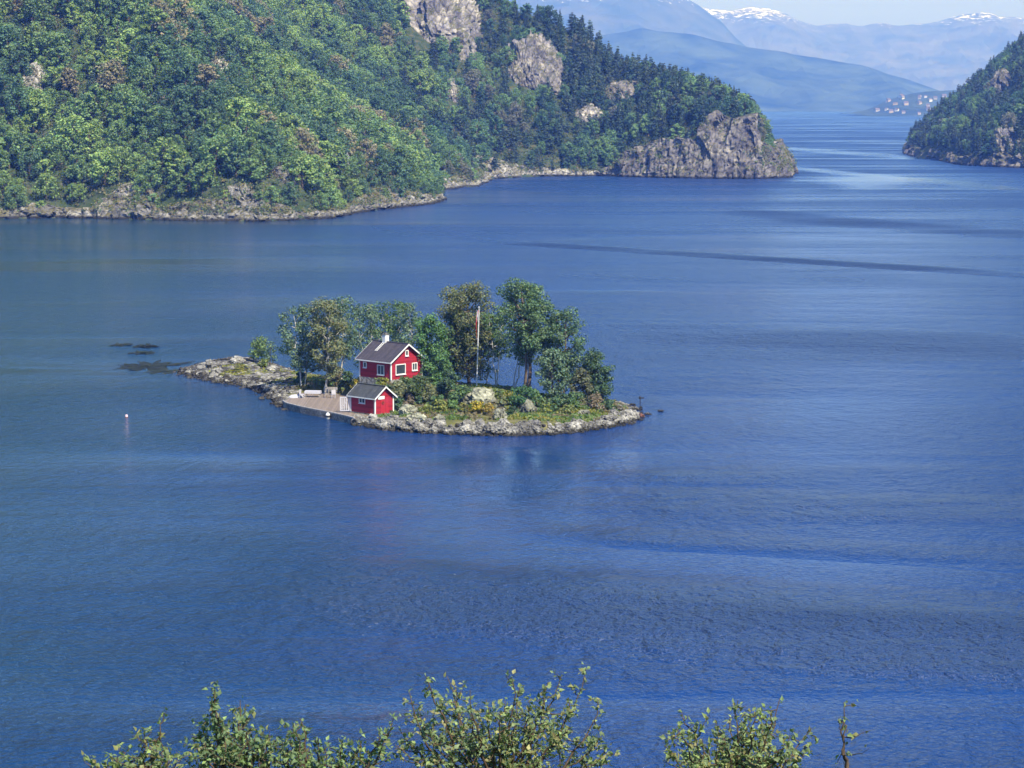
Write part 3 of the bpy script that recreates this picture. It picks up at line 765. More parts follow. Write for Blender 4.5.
if len(bro) > 300: forest_mass('broadleaf_forest', 'smaller broadleaf trees filling the hillside forest', BROAD, bro[300:], M['leaf'])
if len(pin) > 300: forest_mass('pine_forest', 'smaller dark pines filling the headland forest', PINES, pin[300:], M['needle'])
# low bushes between the trees, nobody could count them
def bush_cover(name, label, fn, poly, rngs, sp, seed, dmin, pxr, s):
    P, q, d, rng = scatter(fn, poly, *rngs, sp, seed, dmin, pxr)
    mb = MB(); n = len(P); per = 26
    base = np.array([[0.07, 0.10, 0.035], [0.05, 0.085, 0.03], [0.12, 0.105, 0.05], [0.09, 0.12, 0.04]])
    c = P + np.array([0, 0, 0.6]); idx = np.repeat(np.arange(n), per)
    off = rng.normal(size=(n * per, 3)) * np.array([0.9, 0.9, 0.55]) * s
    nr = off * 0.6 + np.array([0, 0, 0.7]) + rng.normal(size=(n * per, 3)) * 0.4
    leaf_quads(mb, c[idx] + off, nr, 0.55 * s, rng)
    mb.a[4][0] = mb.a[4][0] * base[rng.integers(0, 4, n)][idx]
    tag(mb.build(name, M['leaf']), label, 'bushes', kind='stuff')
bush_cover('undergrowth', 'low green and tan bushes growing between the hillside trees', hill_z, HILL, (-240, 150, 715, 1330), 2.6, 81, 2.0, (-25, 800), 1.0)

# tufts and small bushes rooted in the ledges of the cliff and the shore rocks
def tufts(name, label, objs, n, size, seed, hi=60, up=0.35):
    r = np.random.default_rng(seed); mb = MB()
    for o in objs:
        me = o.data; m = len(me.polygons); c = np.zeros(m * 3); me.polygons.foreach_get('center', c); c = c.reshape(-1, 3)
        nn = np.zeros(m * 3); me.polygons.foreach_get('normal', nn); nn = nn.reshape(-1, 3); nn[nn[:, 2] < -0.2] *= -1
        Mo = np.array(o.matrix_basis); c = c @ Mo[:3, :3].T + Mo[:3, 3]; nn = nn @ np.linalg.inv(Mo[:3, :3]); nn[nn[:, 2] < -0.2] *= -1
        ok = np.where((nn[:, 2] > up) & (c[:, 2] > 2.2) & (fbm(c * 0.09, 3, seed) > -0.15))[0]
        k = min(len(ok), n); pick = r.choice(ok, k, replace=False); per = 16
        idx = np.repeat(pick, per); s = np.repeat(r.uniform(0.4, 1.3, k) * size, per)[:, None]
        off = r.normal(size=(k * per, 3)) * np.array([0.6, 0.6, 0.45]) * s
        base = np.array([[0.10, 0.13, 0.045], [0.07, 0.11, 0.04], [0.16, 0.13, 0.06], [0.13, 0.14, 0.05]])[r.integers(0, 4, k)]
        leaf_quads(mb, c[idx] + off + nn[idx] * s * 0.35, off + np.array([0, -0.2, 0.6]) + r.normal(size=(k * per, 3)) * 0.4, 0.42 * size, r)
        mb.a[4][-1] = mb.a[4][-1] * np.repeat(base, per, 0)
    tag(mb.build(name, M['leaf']), label, 'bushes', kind='stuff')
tufts('cliff_bushes', 'tufts and bushes rooted in the ledges of the sea cliff', [CURTAIN], 900, 1.2, 141, up=0.25)
tufts('shore_bushes', 'tufts and bushes growing between the shore rocks', [o for o in bpy.data.objects if o.name.startswith('rocky_shore')], 700, 0.95, 142, up=0.2)
# rock outcrops
def rock_mesh(name, rng, size, mat, sub=5, amp=0.22, seed=0, facets=1.4, stretch=(1, 1, 1), smooth=False):
    import bmesh
    bm = bmesh.new(); bmesh.ops.create_icosphere(bm, subdivisions=sub, radius=1.0)
    V = np.array([v.co[:] for v in bm.verts]); s = np.array(size)
    q = V * s / max(s) * facets * np.array(stretch) + seed * 7.31
    D = 1 + amp * (0.8 * cells(q * 1.2, seed) + 0.6 * fbm(q * 1.5, 4, seed + 1) + 0.35 * cells(q * 3.3, seed + 2) + 0.2 * cells(q * 8, seed + 4))
    V = V * D[:, None] * s
    for v, c in zip(bm.verts, V): v.co = c
    me = bpy.data.meshes.new(name); bm.to_mesh(me); bm.free(); me.materials.append(mat)
    if smooth: me.polygons.foreach_set('use_smooth', np.ones(len(me.polygons), bool))
    return me
OUT_OBJ = []
for i, (x, y, rx, ry, lab, dep) in enumerate(OUTCROPS):
    fn = right_z if x > 900 else hill_z
    p = hit(fn, x, y, 700, 1900)
    if p is None: print('outcrop missed', lab); continue
    sc = p[1] / FPX; rz = ry * sc
    o = put('rock_outcrop', rock_mesh('rock_outcrop', RNG, (rx * sc * 1.1, rz * 0.62 + 1.5, rz * (1.7 if rx > 20 else 1.45)), M['cliff'] if x > 360 else M['shore'], 6, 0.2, 200 + i, 3.0 if rx > 20 else 1.8, (1, 1, 0.45)))
    o.location = p + np.array([0, -0.1 * rz, -0.3 * rz]); o.rotation_euler = (R(-40), 0, 0)
    tag(o, lab, 'rock outcrop')
    OUT_OBJ.append(o)

tufts('crag_bushes', 'tufts and bushes rooted on the bare crags of the hillside', OUT_OBJ, 90, 1.1, 143, up=0.3)

# ------------------------------------------------------------------ the island
ISL_FRONT = [(180, 372), (196, 377), (215, 381), (240, 385), (262, 391), (276, 399), (283, 407), (300, 411), (330, 417), (352, 424), (368, 425.5), (385, 429),
             (410, 432), (440, 433.5), (480, 435), (520, 435.5), (560, 433.5), (590, 430), (615, 426), (630, 421), (637, 416)]
ISL_REAR = [(632, 410), (625, 406), (590, 403), (540, 399), (470, 394), (420, 391), (370, 388), (330, 383), (300, 376), (275, 367), (250, 361), (225, 361), (200, 366)]
ISL = pix(ISL_FRONT + ISL_REAR)
def hY(x, y, Y): return tuple(deep(x, y, Y))
KNOTS = np.array([tuple(gnd(205, 372, 0.6)), tuple(gnd(235, 369, 0.9)), tuple(gnd(262, 362, 0.9)), tuple(gnd(285, 382, 1.0)), hY(315, 383, 291), hY(345, 383, 289),
                  hY(391, 381, 280), hY(375, 377, 286), hY(410, 377, 285), tuple(gnd(375, 414.5, 0.7)), tuple(gnd(350, 402, 0.55)), tuple(gnd(392, 410, 0.9)),
                  hY(430, 392, 281), hY(455, 392, 281), hY(476, 390, 278), hY(500, 394, 278), hY(535, 398, 278), hY(565, 401, 277.5), hY(600, 403, 278), tuple(gnd(622, 412, 0.7)),
                  tuple(gnd(430, 412, 1.3)), tuple(gnd(500, 415, 1.2)), tuple(gnd(560, 415, 1.0)), tuple(gnd(310, 396, 0.45)), hY(400, 384, 296), hY(480, 386, 288), hY(560, 395, 286)])
QUAY = [tuple(gnd(x, y, 0.72)[:2]) for x, y in [(283, 401.5), (286, 403.5), (300, 407.0), (315, 410), (330, 412.8), (345, 416.2), (354, 418.5), (374, 415.5), (366, 405), (352, 395), (330, 392.5), (305, 391.5), (290, 395)]]
def isl_z(X, Y):
    X = np.asarray(X, float); Y = np.asarray(Y, float); d = sdist(X, Y, ISL)
    num, den = 0, 0
    for kx, ky, kz in KNOTS:
        w = 1.0 / ((X - kx) ** 2 + (Y - ky) ** 2 + 2.0) ** 1.5; num = num + w * kz; den = den + w
    p = np.stack([X, Y, X * 0], -1).reshape(-1, 3)
    n = fbm(p * 0.45, 3, 91).reshape(X.shape) * 0.22
    d = d + fbm(p * 0.35, 3, 97).reshape(X.shape) * 0.7
    z = num / den * (1 - np.exp(-np.maximum(d, 0) / 1.6)) + n * sstep(0.3, 2.5, d)
    z = np.where(inside(X, Y, QUAY), np.minimum(z, 0.5), z)
    return np.where(d > 0, z, np.maximum(-1.0, d * 0.6))
xs = np.arange(-48, 18, 0.35); ys = np.arange(258, 326, 0.4)
gx, gy = np.meshgrid(xs, ys, indexing='ij'); gz = isl_z(gx, gy)
mb = MB(); mb.grid(np.stack([gx.ravel(), gy.ravel(), gz.ravel()], 1), len(xs), len(ys))
tag(mb.build('island_ground', M['turf'], smooth=True), kind='structure')
def on_isl(x, y, Y):                      # ground point of the island below pixel x at depth Y
    X = (x - 512) / FPX * Y * 1.0; X = deep(x, y, Y)[0]
    return np.array([X, Y, float(isl_z(np.array([X]), np.array([Y]))[0])])
def isl_hit(x, y):
    p = hit(isl_z, x, y, 255, 330)
    return p if p is not None else gnd(x, y, 0.3)

# loose stones of the bank and grass: nobody could count them
rng = np.random.default_rng(33)
STONES = [rock_mesh('stone', rng, (1, 0.85, 0.62), M['boulder'], 2, 0.28, 300 + i, 1.3) for i in range(5)]
def stone_arrays(me):
    V = np.zeros(len(me.vertices) * 3); me.vertices.foreach_get('co', V)
    return V.reshape(-1, 3), np.array([p.vertices[:] for p in me.polygons])
SA = [stone_arrays(m) for m in STONES]
line = resample(pix(ISL_FRONT + ISL_REAR + ISL_FRONT[:1]), 0.3)
mb = MB()
sx_, sy_ = rng.uniform(-46, -24, 6000), rng.uniform(276, 325, 6000)
sm_ = sdist(sx_, sy_, ISL) > 0.3; sx_, sy_ = sx_[sm_][:900], sy_[sm_][:900]; sz_ = isl_z(sx_, sy_); spx = proj(np.stack([sx_, sy_, sz_], 1))
for k in range(len(sx_)):
    if spx[k, 0] > 296 or (spx[k, 0] > 280 and spx[k, 1] > 393): continue
    V, F = SA[rng.integers(5)]; s = rng.uniform(0.15, 0.65)
    mb.add(V * s * np.array([1.3, 1, 0.7]) + np.array([sx_[k], sy_[k], sz_[k]]), F, 1 if rng.random() < 0.5 else 0)
for k in range(5200):
    c = line[rng.integers(len(line))]; inward = np.array([-6.0, 283.0]) - c
    i0 = rng.integers(len(line)); c = line[i0]; t = line[min(i0 + 1, len(line) - 1)] - line[max(i0 - 1, 0)]; t /= np.linalg.norm(t) + 1e-9
    nrm = np.array([-t[1], t[0]]); off = rng.normal(0.5, 0.7)
    q = c + nrm * off
    pxy = proj(np.array([[q[0], q[1], 0.4]]))[0]
    if 288 < pxy[0] < 352 and pxy[1] > 388 or 352 <= pxy[0] < 362 and pxy[1] > 400 and off > 0.4: continue
    V, F = SA[rng.integers(5)]
    z = float(isl_z(np.array([q[0]]), np.array([q[1]]))[0])
    s = rng.uniform(0.1, 0.36) * (1.25 if rng.random() < 0.1 else 0.9); a = rng.uniform(0, 6.28); ca, sa = math.cos(a), math.sin(a)
    W = V * s * np.array([rng.uniform(0.8, 1.4), 1, rng.uniform(0.7, 1.2)]); W = np.stack([W[:, 0] * ca - W[:, 1] * sa, W[:, 0] * sa + W[:, 1] * ca, W[:, 2]], 1)
    mb.add(W + np.array([q[0], q[1], max(z, -0.05) + s * 0.25]), F, 1 if rng.random() < (0.7 if pxy[0] < 285 else 0.22) else 0)
tag(mb.build('shore_stones', [M['boulder'], M['dark_rock']]), 'small grey stones heaped along the island shore', 'stones', kind='stuff')

n = 26000
gx = rng.uniform(-46, 15, n * 3); gy = rng.uniform(262, 322, n * 3); d = sdist(gx, gy, ISL); m = d > 0.8
gx, gy = gx[m][:n], gy[m][:n]; P = np.stack([gx, gy, isl_z(gx, gy)], 1); q = proj(P)
pn = fbm(P * 0.35, 3, 95)
keep = ((q[:, 0] > 292) | (pn > 0.15)) & ~((q[:, 0] > 286) & (q[:, 0] < 372) & (q[:, 1] > 391) & (q[:, 1] < 420)) & (pn > -0.35)
P, pn = P[keep], pn[keep]; n = len(P)
base = np.where((pn > 0.12)[:, None], np.array([0.19, 0.19, 0.045]), np.array([0.10, 0.15, 0.04]))
base = np.where((pn < -0.15)[:, None], np.array([0.15, 0.13, 0.07]), base)
nr = rng.normal(size=(n, 3)) * np.array([1, 1, 0.35]) + np.array([0, -0.3, 0.4])
mb = MB(); leaf_quads(mb, P + np.array([0, 0, 0.12]), nr, 0.34, rng); mb.a[4][0] = mb.a[4][0] * base
tag(mb.build('grass', M['grass']), 'yellow green grass and heather on the island', 'grass', kind='stuff')

# boulders
BOULD = [rock_mesh('boulder', rng, (1, 0.85, 0.7), M['boulder'], 4, 0.26, 320 + i, 1.2) for i in range(6)]
BIG = [  # pixel x, y of the centre, half width in pixels, flatness, mesh material, label
    (479, 398, 16, 0.75, 'lichen', 'large lichen covered boulder at the foot of the flagpole'),
    (528, 409, 9, 1.05, 'lichen', 'rounded pale boulder standing right of the green bush, mid island'),
    (500, 415, 7, 1.1, 'lichen', 'upright pale boulder left of the green bush, at the front bank'),
    (408, 411, 8.5, 0.8, 'lichen', 'upper pale round boulder right of the boathouse'),
    (417, 419, 10.5, 0.75, 'lichen', 'broad pale boulder at the waterside right of the boathouse'),
    (394, 419, 6, 0.8, 'boulder', 'pale grey boulder just below the boathouse gable'),
    (384, 422, 8, 0.7, 'boulder', 'whitish flat boulder touching the water below the boathouse'),
    (403, 413, 4, 0.9, 'lichen', 'small pale boulder tucked beside the upper round boulder'),
    (440, 419, 7, 0.7, 'lichen', 'flat lichen boulder below the bushes left of the flagpole'),
    (238, 361, 8, 0.6, 'boulder', 'bright white boulder on the spit, beside the small tree'),
    (215, 365, 9, 0.45, 'boulder', 'low flat pale rock near the tip of the spit'),
    (246, 368, 6, 0.7, 'lichen', 'yellowish boulder in the grass of the spit'),
    (273, 369, 8, 0.55, 'boulder', 'pale rock on the spit, right of the small tree'),
    (290, 377, 7, 0.45, 'boulder', 'flat whitish slab between the spit and the left birches'),
    (628, 413, 6, 0.6, 'boulder', 'pale rock near the right tip of the island'),
    (614, 413, 6, 0.6, 'boulder', 'grey rock below the dark pine near the right tip'),
    (565, 405, 6, 0.7, 'boulder', 'pale rock under the right trees, half hidden'),
    (584, 413, 6, 0.6, 'lichen', 'grey lichen rock in the front bank below the brown shrub'),
]
def boulder(me, p, s, flat, mat, label, group=None):
    o = put('boulder', me, None)
    if o.material_slots and mat is not None:
        o.material_slots[0].link = 'OBJECT'; o.material_slots[0].material = M[mat]
    o.location = p; o.scale = (s, s, s * flat / 0.7); o.rotation_euler = (rng.uniform(-0.2, 0.2), rng.uniform(-0.2, 0.2), rng.uniform(0, 6.28))
    return tag(o, label, 'boulder', group)
for i, (x, y, hw, flat, mat, lab) in enumerate(BIG):
    p = isl_hit(x, y + hw * flat * 0.55); s = hw * p[1] / FPX
    boulder(BOULD[i % 6], p + np.array([0, 0, s * flat * 0.35]), s, flat, mat, lab)
def seg_label(x):
    if x < 270: return 'grey stone block along the front edge of the spit'
    if x < 300: return 'dark grey stone block between the spit and the quay'
    if x < 420: return 'pale stone block in the bank below the boathouse'
    if x < 480: return 'pale stone block in the front bank left of the flagpole'
    if x < 545: return 'pale stone block in the front bank below the large boulders'
    if x < 600: return 'grey stone block in the front bank below the right trees'
    return 'grey stone block in the bank near the right tip'
front = resample(pix(ISL_FRONT), 0.35)
for k in range(0, 250):
    c = front[rng.integers(3, len(front) - 3)]; q = c + np.array([rng.normal(0, 0.2), rng.uniform(-0.25, 1.9)])
    px = proj(np.array([[q[0], q[1], 0.3]]))[0]
    if 284 < px[0] < 356 or (356 <= px[0] < 378 and px[1] < 420): continue
    z = float(isl_z(np.array([q[0]]), np.array([q[1]]))[0]); s = rng.uniform(0.3, 0.8) * (1.15 if px[0] > 360 else 0.9)
    boulder(BOULD[rng.integers(6)], (q[0], q[1], max(z, 0) + s * 0.15), s, rng.uniform(0.5, 0.85), 'dark_rock' if px[0] < 300 and rng.random() < 0.35 else 'boulder', seg_label(px[0]), 'stone blocks of the island bank')
# rocks just breaking the surface
SKER = [rock_mesh('skerry', rng, (1, 0.85, 0.7), M['shoal'], 5, 0.75, 360 + i, 3.0) for i in range(4)]
for x, y, w, h, mat, lab in [(146, 346.5, 8, 0.16, 'shoal', 'wet dark rock awash left of the spit, the right one with a pale top'), (121, 345, 7, 0.1, 'shoal', 'thin dark rock awash, leftmost of the skerries off the spit'),
                             (143, 353, 9, 0.1, 'shoal', 'low weed covered rock awash, the nearest skerry off the spit'), (148, 366, 22, 0.028, 'shoal', 'long flat weed covered shoal reaching out from the spit tip'),
                             (165, 371, 14, 0.03, 'shoal', 'short dark shoal touching the spit tip'), (661, 411.5, 3.2, 0.3, 'dark_rock', 'small black rock alone in the water right of the island tip'),
                             (637, 417, 8, 0.34, 'rust_rock', 'reddish brown rock at the foot of the channel marker')]:
    p = gnd(x, y); s = w * p[1] / FPX
    o = put('skerry' if x < 600 else 'boulder', SKER[rng.integers(4)] if x < 600 else BOULD[rng.integers(6)]); o.material_slots[0].link = 'OBJECT'; o.material_slots[0].material = M[mat]
    o.location = p + np.array([0, 0, -0.02 if h < 0.2 else 0.1]); o.scale = (s, s * (1.6 if h < 0.2 else 0.9), s * h / 0.7); o.rotation_euler = (0, 0, rng.uniform(-0.3, 0.3))
    tag(o, lab, 'rock')

# ------------------------------------------------------------------ cottage and boathouse
M['red'] = board_mat('red_boards', (0.27, 0.013, 0.024), 2, 0.16, (0.30, 0.03, 0.035))
M['red_door'] = board_mat('red_door_boards', (0.33, 0.016, 0.028), 0, 0.13, (0.36, 0.04, 0.04))
M['white'] = plain('white_paint', (0.60, 0.595, 0.57), 0.5, 0.3, 0.1, 3)
M['cloth'] = plain('table_cloth', (0.40, 0.395, 0.43), 0.9, 0.1, 0.08, 2)
M['roof'] = board_mat('dark_roof', (0.048, 0.042, 0.052), 1, 0.3, (0.13, 0.115, 0.11))
M['roof2'] = board_mat('grey_roof', (0.045, 0.048, 0.048), 1, 0.3, (0.13, 0.13, 0.12))
M['stone_base'] = rock_mat('foundation_stone', [(0.15, 0.14, 0.13), (0.24, 0.23, 0.21), (0.32, 0.31, 0.28), (0.4, 0.38, 0.34)], 2.0, 0.05, obj=True)
k = N('window_glass'); k.col((0.03, 0.04, 0.045)); k.rough(0.06, 0.8); M['glass'] = k.m
M['black'] = plain('black_metal', (0.02, 0.02, 0.022), 0.45, 0.4, 0.2, 4)
M['wood'] = board_mat('deck_boards', (0.19, 0.15, 0.12), 0, 0.15, (0.30, 0.27, 0.24))
M['grey_wood'] = board_mat('grey_wood', (0.26, 0.24, 0.22), 0, 0.12, (0.3, 0.29, 0.27))

def gable_house(t, W, L, hw, rise, over, gover, wall, roof, base_h):
    """local x across the gable, y along the ridge, origin at the near corner."""
    b = MB()
    pent = [(0, 0), (W, 0), (W, hw), (W / 2, hw + rise), (0, hw)]
    f = [(x, 0, z) for x, z in pent]; g = [(x, L, z) for x, z in pent]
    b.ngon(f); b.ngon(g[::-1])
    for i in (0, 1, 4): j = (i + 1) % 5; b.add([f[i], g[i], g[j], f[j]], [[0, 1, 2, 3]])
    b.build('wall', wall, t)
    fb = MB(); fb.box((W / 2, L / 2, -base_h / 2 + 0.002), (W + 0.1, L + 0.1, base_h)); fb.build('foundation', M['stone_base'], t)
    r = MB(); sl = rise / (W / 2); th = 0.1
    for sg in (-1, 1):
        xe = W / 2 + sg * (W / 2 + over); ze = hw - over * sl + 0.03; xr = W / 2; zr = hw + rise + 0.03
        lo = [(xe, -gover, ze), (xe, L + gover, ze), (xr, L + gover, zr), (xr, -gover, zr)]
        r.hexa(lo, [(x, y, z + th) for x, y, z in lo])
    rf = r.build('roof', roof, t)
    rc = MB(); rc.box((W / 2, L / 2, hw + rise + 0.03 + th), (0.26, L + 2 * gover + 0.02, 0.07)); rc.build('ridge_cap', roof, rf)
    for y in (-gover - 0.022, L + gover + 0.022):
        for sg in (-1, 1):
            bb = MB(); xe = W / 2 + sg * (W / 2 + over + 0.02); ze = hw - (over + 0.02) * sl; zr = hw + rise; h1 = 0.19
            q = [(xe, ze), (W / 2, zr)]
            lo = [(q[0][0], y - 0.02, q[0][1] - 0.06), (q[1][0], y - 0.02, q[1][1] - 0.06), (q[1][0], y + 0.02, q[1][1] - 0.06), (q[0][0], y + 0.02, q[0][1] - 0.06)]
            bb.hexa(lo, [(a, c, z + h1) for a, c, z in lo]); bb.build('barge_board', M['white'], rf)
    for x in (-over - 0.02, W + over + 0.02):
        bb = MB(); bb.box((x, L / 2, hw - over * sl + 0.05), (0.03, L + 2 * gover, 0.13)); bb.build('eave_board', M['white'], rf)
    for x, y in ((0, 0), (W, 0), (0, L), (W, L)):
        cb = MB(); cb.box((x, y, hw / 2 - 0.05), (0.15, 0.15, hw - 0.1)); cb.build('corner_board', M['white'], t)
def window(t, wallside, u, z, w, h, mull=0, bars=0, fw=0.10, glass='glass', name='window'):
    """wallside 'x' sits on the long wall x = 0, 'y' on the gable y = 0; u runs along that wall."""
    def bx(b, du, dz, su, sz, dep, th):
        if wallside == 'x': b.box((-dep, u + du, z + dz), (th, su, sz))
        else: b.box((u + du, -dep, z + dz), (su, th, sz))
    f = MB()
    bx(f, -w / 2, 0, fw, h + fw, 0.035, 0.08); bx(f, w / 2, 0, fw, h + fw, 0.035, 0.08)
    bx(f, 0, -h / 2, w - fw, fw, 0.037, 0.08); bx(f, 0, h / 2, w - fw, fw, 0.037, 0.08)
    for k in range(mull): bx(f, -w / 2 + w * (k + 1) / (mull + 1), 0, 0.06, h - fw, 0.034, 0.06)
    for k in range(bars): bx(f, 0, -h / 2 + h * (k + 1) / (bars + 1), w - fw, 0.045, 0.031, 0.05)
    o = f.build('window', M['white'], t)
    g = MB(); bx(g, 0, 0, w - 0.02, h - 0.02, 0.012, 0.012); g.build('pane', M[glass], o)
    s = MB(); bx(s, 0, -h / 2 - fw * 0.75, w + fw * 1.6, 0.05, 0.09, 0.14); s.build('sill', M['white'], o)
    return o

hp_ = np.array(hY(391, 380, 280)); 
house = thing('red_cottage', 'larger red cottage with white chimney, standing among the trees behind the boathouse', 'cottage', hp_, R(45))
HW, HL, HH, HR = 5.0, 5.5, 2.25, 1.75
gable_house(house, HW, HL, HH, HR, 0.4, 0.4, M['red'], M['roof'], 1.3)
window(house, 'x', 4.55, 1.45, 0.5, 0.62)
window(house, 'x', 1.75, 1.05, 1.15, 1.1, 1, 0)
window(house, 'y', 1.5, 1.15, 1.5, 1.15, 0, 0)
window(house, 'y', 3.75, 1.3, 0.75, 0.85, 1, 0)
window(house, 'y', 2.5, HH + 0.75, 0.42, 0.6)
ch = MB(); ch.box((HW / 2, 3.7, HH + HR + 0.42), (0.55, 0.6, 1.0)); cho = ch.build('chimney', M['white'], house)
cc = MB(); cc.box((HW / 2, 3.7, HH + HR + 0.96), (0.66, 0.72, 0.08)); cc.box((HW / 2, 3.7, HH + HR + 1.06), (0.36, 0.4, 0.14)); cc.build('chimney_cap', M['stone_base'], cho)
ld = MB()
sl = HR / (HW / 2)
for yy in (3.55, 3.87):
    ld.tube([(0.95, yy, HH + 0.95 * sl + 0.2), (HW / 2 - 0.3, yy, HH + (HW / 2 - 0.3) * sl + 0.2)], 0.035, 5)
for k in range(6):
    xx = 1.05 + k * 0.22; ld.tube([(xx, 3.55, HH + xx * sl + 0.2), (xx, 3.87, HH + xx * sl + 0.2)], 0.025, 4)
ld.build('roof_ladder', M['white'], house)
ve = MB(); ve.box((HW / 2, 4.9, HH + HR + 0.2), (0.2, 0.2, 0.34)); ve.build('vent_pipe', M['stone_base'], house)

bp = gnd(375, 414.5, 0.87)
boat = thing('red_boathouse', 'small red boathouse with white trim at the edge of the quay, below the cottage', 'boathouse', bp, R(45))
BW, BL, BH, BR = 2.75, 4.1, 1.95, 1.05
gable_house(boat, BW, BL, BH, BR, 0.32, 0.35, M['red'], M['roof2'], 0.9)
window(boat, 'x', 2.15, 1.42, 0.95, 0.6, 1, 0, 0.09)
dr = MB(); dr.box((BW / 2 + 0.05, -0.02, 0.9), (1.15, 0.05, 1.8)); dro = dr.build('door', M['red_door'], boat)
hd = MB(); hd.tube([(BW / 2 + 0.5, -0.05, 0.95), (BW / 2 + 0.5, -0.11, 0.95), (BW / 2 + 0.4, -0.11, 0.95)], 0.02, 5); hd.build('handle', M['black'], dro)
# white sign above the door, a wreath-like buoy ring on the door
sg = MB(); sg.box((BW * 0.33, -0.06, 1.83), (0.95, 0.05, 0.36)); sg.build('sign_board', M['white'], boat)
wr = MB(); a = np.linspace(0, 2 * math.pi, 17)
wr.tube(np.stack([BW * 0.42 + 0.15 * np.cos(a), a * 0 - 0.09, 1.22 + 0.15 * np.sin(a)], 1), 0.045, 6, cap=False); wr.build('door_wreath', M['rust_rock'], boat)
# white panel leaning beside the back corner
ux = np.array([math.cos(R(45)), math.sin(R(45)), 0]); uy = np.array([-math.sin(R(45)), math.cos(R(45)), 0])
pl = thing('lattice_panel', 'white lattice panel standing against the back end of the boathouse', 'panel', bp + uy * (BL + 0.5) - ux * 0.5, R(8))
b = MB(); 
for k in range(5): b.box((-0.42 + k * 0.21, 0, 0.82), (0.10, 0.03, 1.55))
b.build('slats', M['cloth'], pl)
b = MB(); b.box((0, -0.03, 0.08), (1.1, 0.05, 0.09)); b.box((0, -0.03, 1.6), (1.1, 0.05, 0.09)); b.box((-0.53, -0.03, 0.84), (0.07, 0.05, 1.43)); b.box((0.53, -0.03, 0.84), (0.07, 0.05, 1.43))
b.tube([(-0.5, -0.06, 0.12), (0.5, -0.06, 1.55)], 0.035, 4); b.build('frame', M['cloth'], pl)

# ------------------------------------------------------------------ quay and deck
q_front = [gnd(x, y, 0.72) for x, y in [(283, 401.5), (286, 403.5), (300, 407.0), (315, 410), (330, 412.8), (345, 416.2), (354, 418.5)]]
q_back = [gnd(x, y, 0.72) for x, y in [(374, 415.5), (366, 405), (352, 395), (330, 392.5), (305, 391.5), (290, 395)]]
poly = [p[:2] for p in q_front + q_back]
quay = thing('stone_quay', 'low stone quay with a brown plank deck in front of the boathouse', 'quay', (*poly[0], 0.0))
off = np.array(poly[0])
def rel(pp): return [(p[0] - off[0], p[1] - off[1]) for p in pp]
b = MB(); b.prism(rel(poly), -0.8, 0.66); b.build('quay_wall', M['stone_base'], quay)
cen = np.mean(np.array(rel(poly)), 0)
inner = [tuple(cen + (np.array(p) - cen) * 0.94) for p in rel(poly)]
b = MB(); b.prism(inner, 0.663, 0.74); b.build('deck', M['wood'], quay)
fr = np.array(rel([p[:2] for p in q_front]))
b = MB(); b.tube(np.concatenate([fr + np.array([0.05, 0.12]), np.full((len(fr), 1), 0.74)], 1), 0.13, 5); b.build('edge_beam', M['grey_wood'], quay)
fd = gnd(328, 412.6, 0.72) - np.array([0, 0.25, 0.37])
t = thing('quay_fender', 'white and black fender hanging on the front of the quay', 'fender', fd + np.array([0, -0.12, 0]))
b = MB(); zz = np.linspace(-0.42, 0.42, 9); b.tube(np.stack([zz * 0, zz * 0, zz], 1), 0.27 * np.sqrt(np.clip(1 - (zz / 0.44) ** 2, 0.04, 1)), 10); b.build('fender_body', M['white'], t)
b = MB(); b.tube([(0, -0.02, -0.1), (0, -0.02, 0.12)], 0.285, 10); b.build('fender_band', M['black'], t)
b = MB(); b.tube([(0, 0, 0.4), (0.02, 0.15, 0.62)], 0.02, 5); b.build('rope', M['grey_wood'], t)
p = gnd(353, 418.3, 0.72) - np.array([0, 0.05, 0.37]); o = MB()
a = np.linspace(0, 2 * math.pi, 19); o.tube(np.stack([0.3 * np.cos(a), a * 0, 0.3 * np.sin(a)], 1), 0.12, 8, cap=False)
o = o.build('tyre', M['black']); o.location = p + np.array([0.1, -0.25, 0]); o.rotation_euler = (R(-12), 0, R(20)); tag(o, 'black tyre hung at the right corner of the quay', 'tyre')

# furniture on the deck
def deckp(x, y): return gnd(x, y, 0.742)
p = deckp(313, 397)
t = thing('garden_table', 'long garden table under a white cloth at the back of the deck', 'table', p, R(-6))
b = MB(); b.box((0, 0, 0.74), (1.9, 0.85, 0.045)); b.box((0, -0.44, 0.6), (1.92, 0.012, 0.3)); b.box((-0.965, 0, 0.6), (0.012, 0.86, 0.3)); b.box((0.965, 0, 0.6), (0.012, 0.86, 0.3)); b.build('tablecloth', M['cloth'], t)
for sx in (-0.8, 0.8):
    for sy in (-0.33, 0.33): b = MB(); b.box((sx, sy, 0.36), (0.07, 0.07, 0.72)); b.build('leg', M['grey_wood'], t)
def chair(p, rz, mat, label):
    t = thing('garden_chair', label, 'chair', p, rz, None)
    b = MB(); b.box((0, 0, 0.43), (0.5, 0.48, 0.05)); b.build('seat', M[mat], t)
    b = MB(); b.box((0, 0.25, 0.75), (0.5, 0.05, 0.5)); b.build('backrest', M[mat], t)
    for sx in (-0.21, 0.21):
        for sy in (-0.2, 0.22): b = MB(); b.tube([(sx, sy, 0), (sx * 0.95, sy, 0.42)], 0.028, 5); b.build('leg', M[mat], t)
    return t
chair(deckp(302, 398), R(70), 'cloth', 'white garden chair at the left end of the cloth covered table')
chair(deckp(326, 397.5), R(-60), 'grey_wood', 'grey garden chair right of the cloth covered table')
chair(deckp(333, 398), R(200), 'cloth', 'white garden chair between the dark bench and the grey chair')
t = thing('wooden_bench', 'weathered grey bench on the deck near the boathouse', 'bench', deckp(331, 394.5), R(-8))
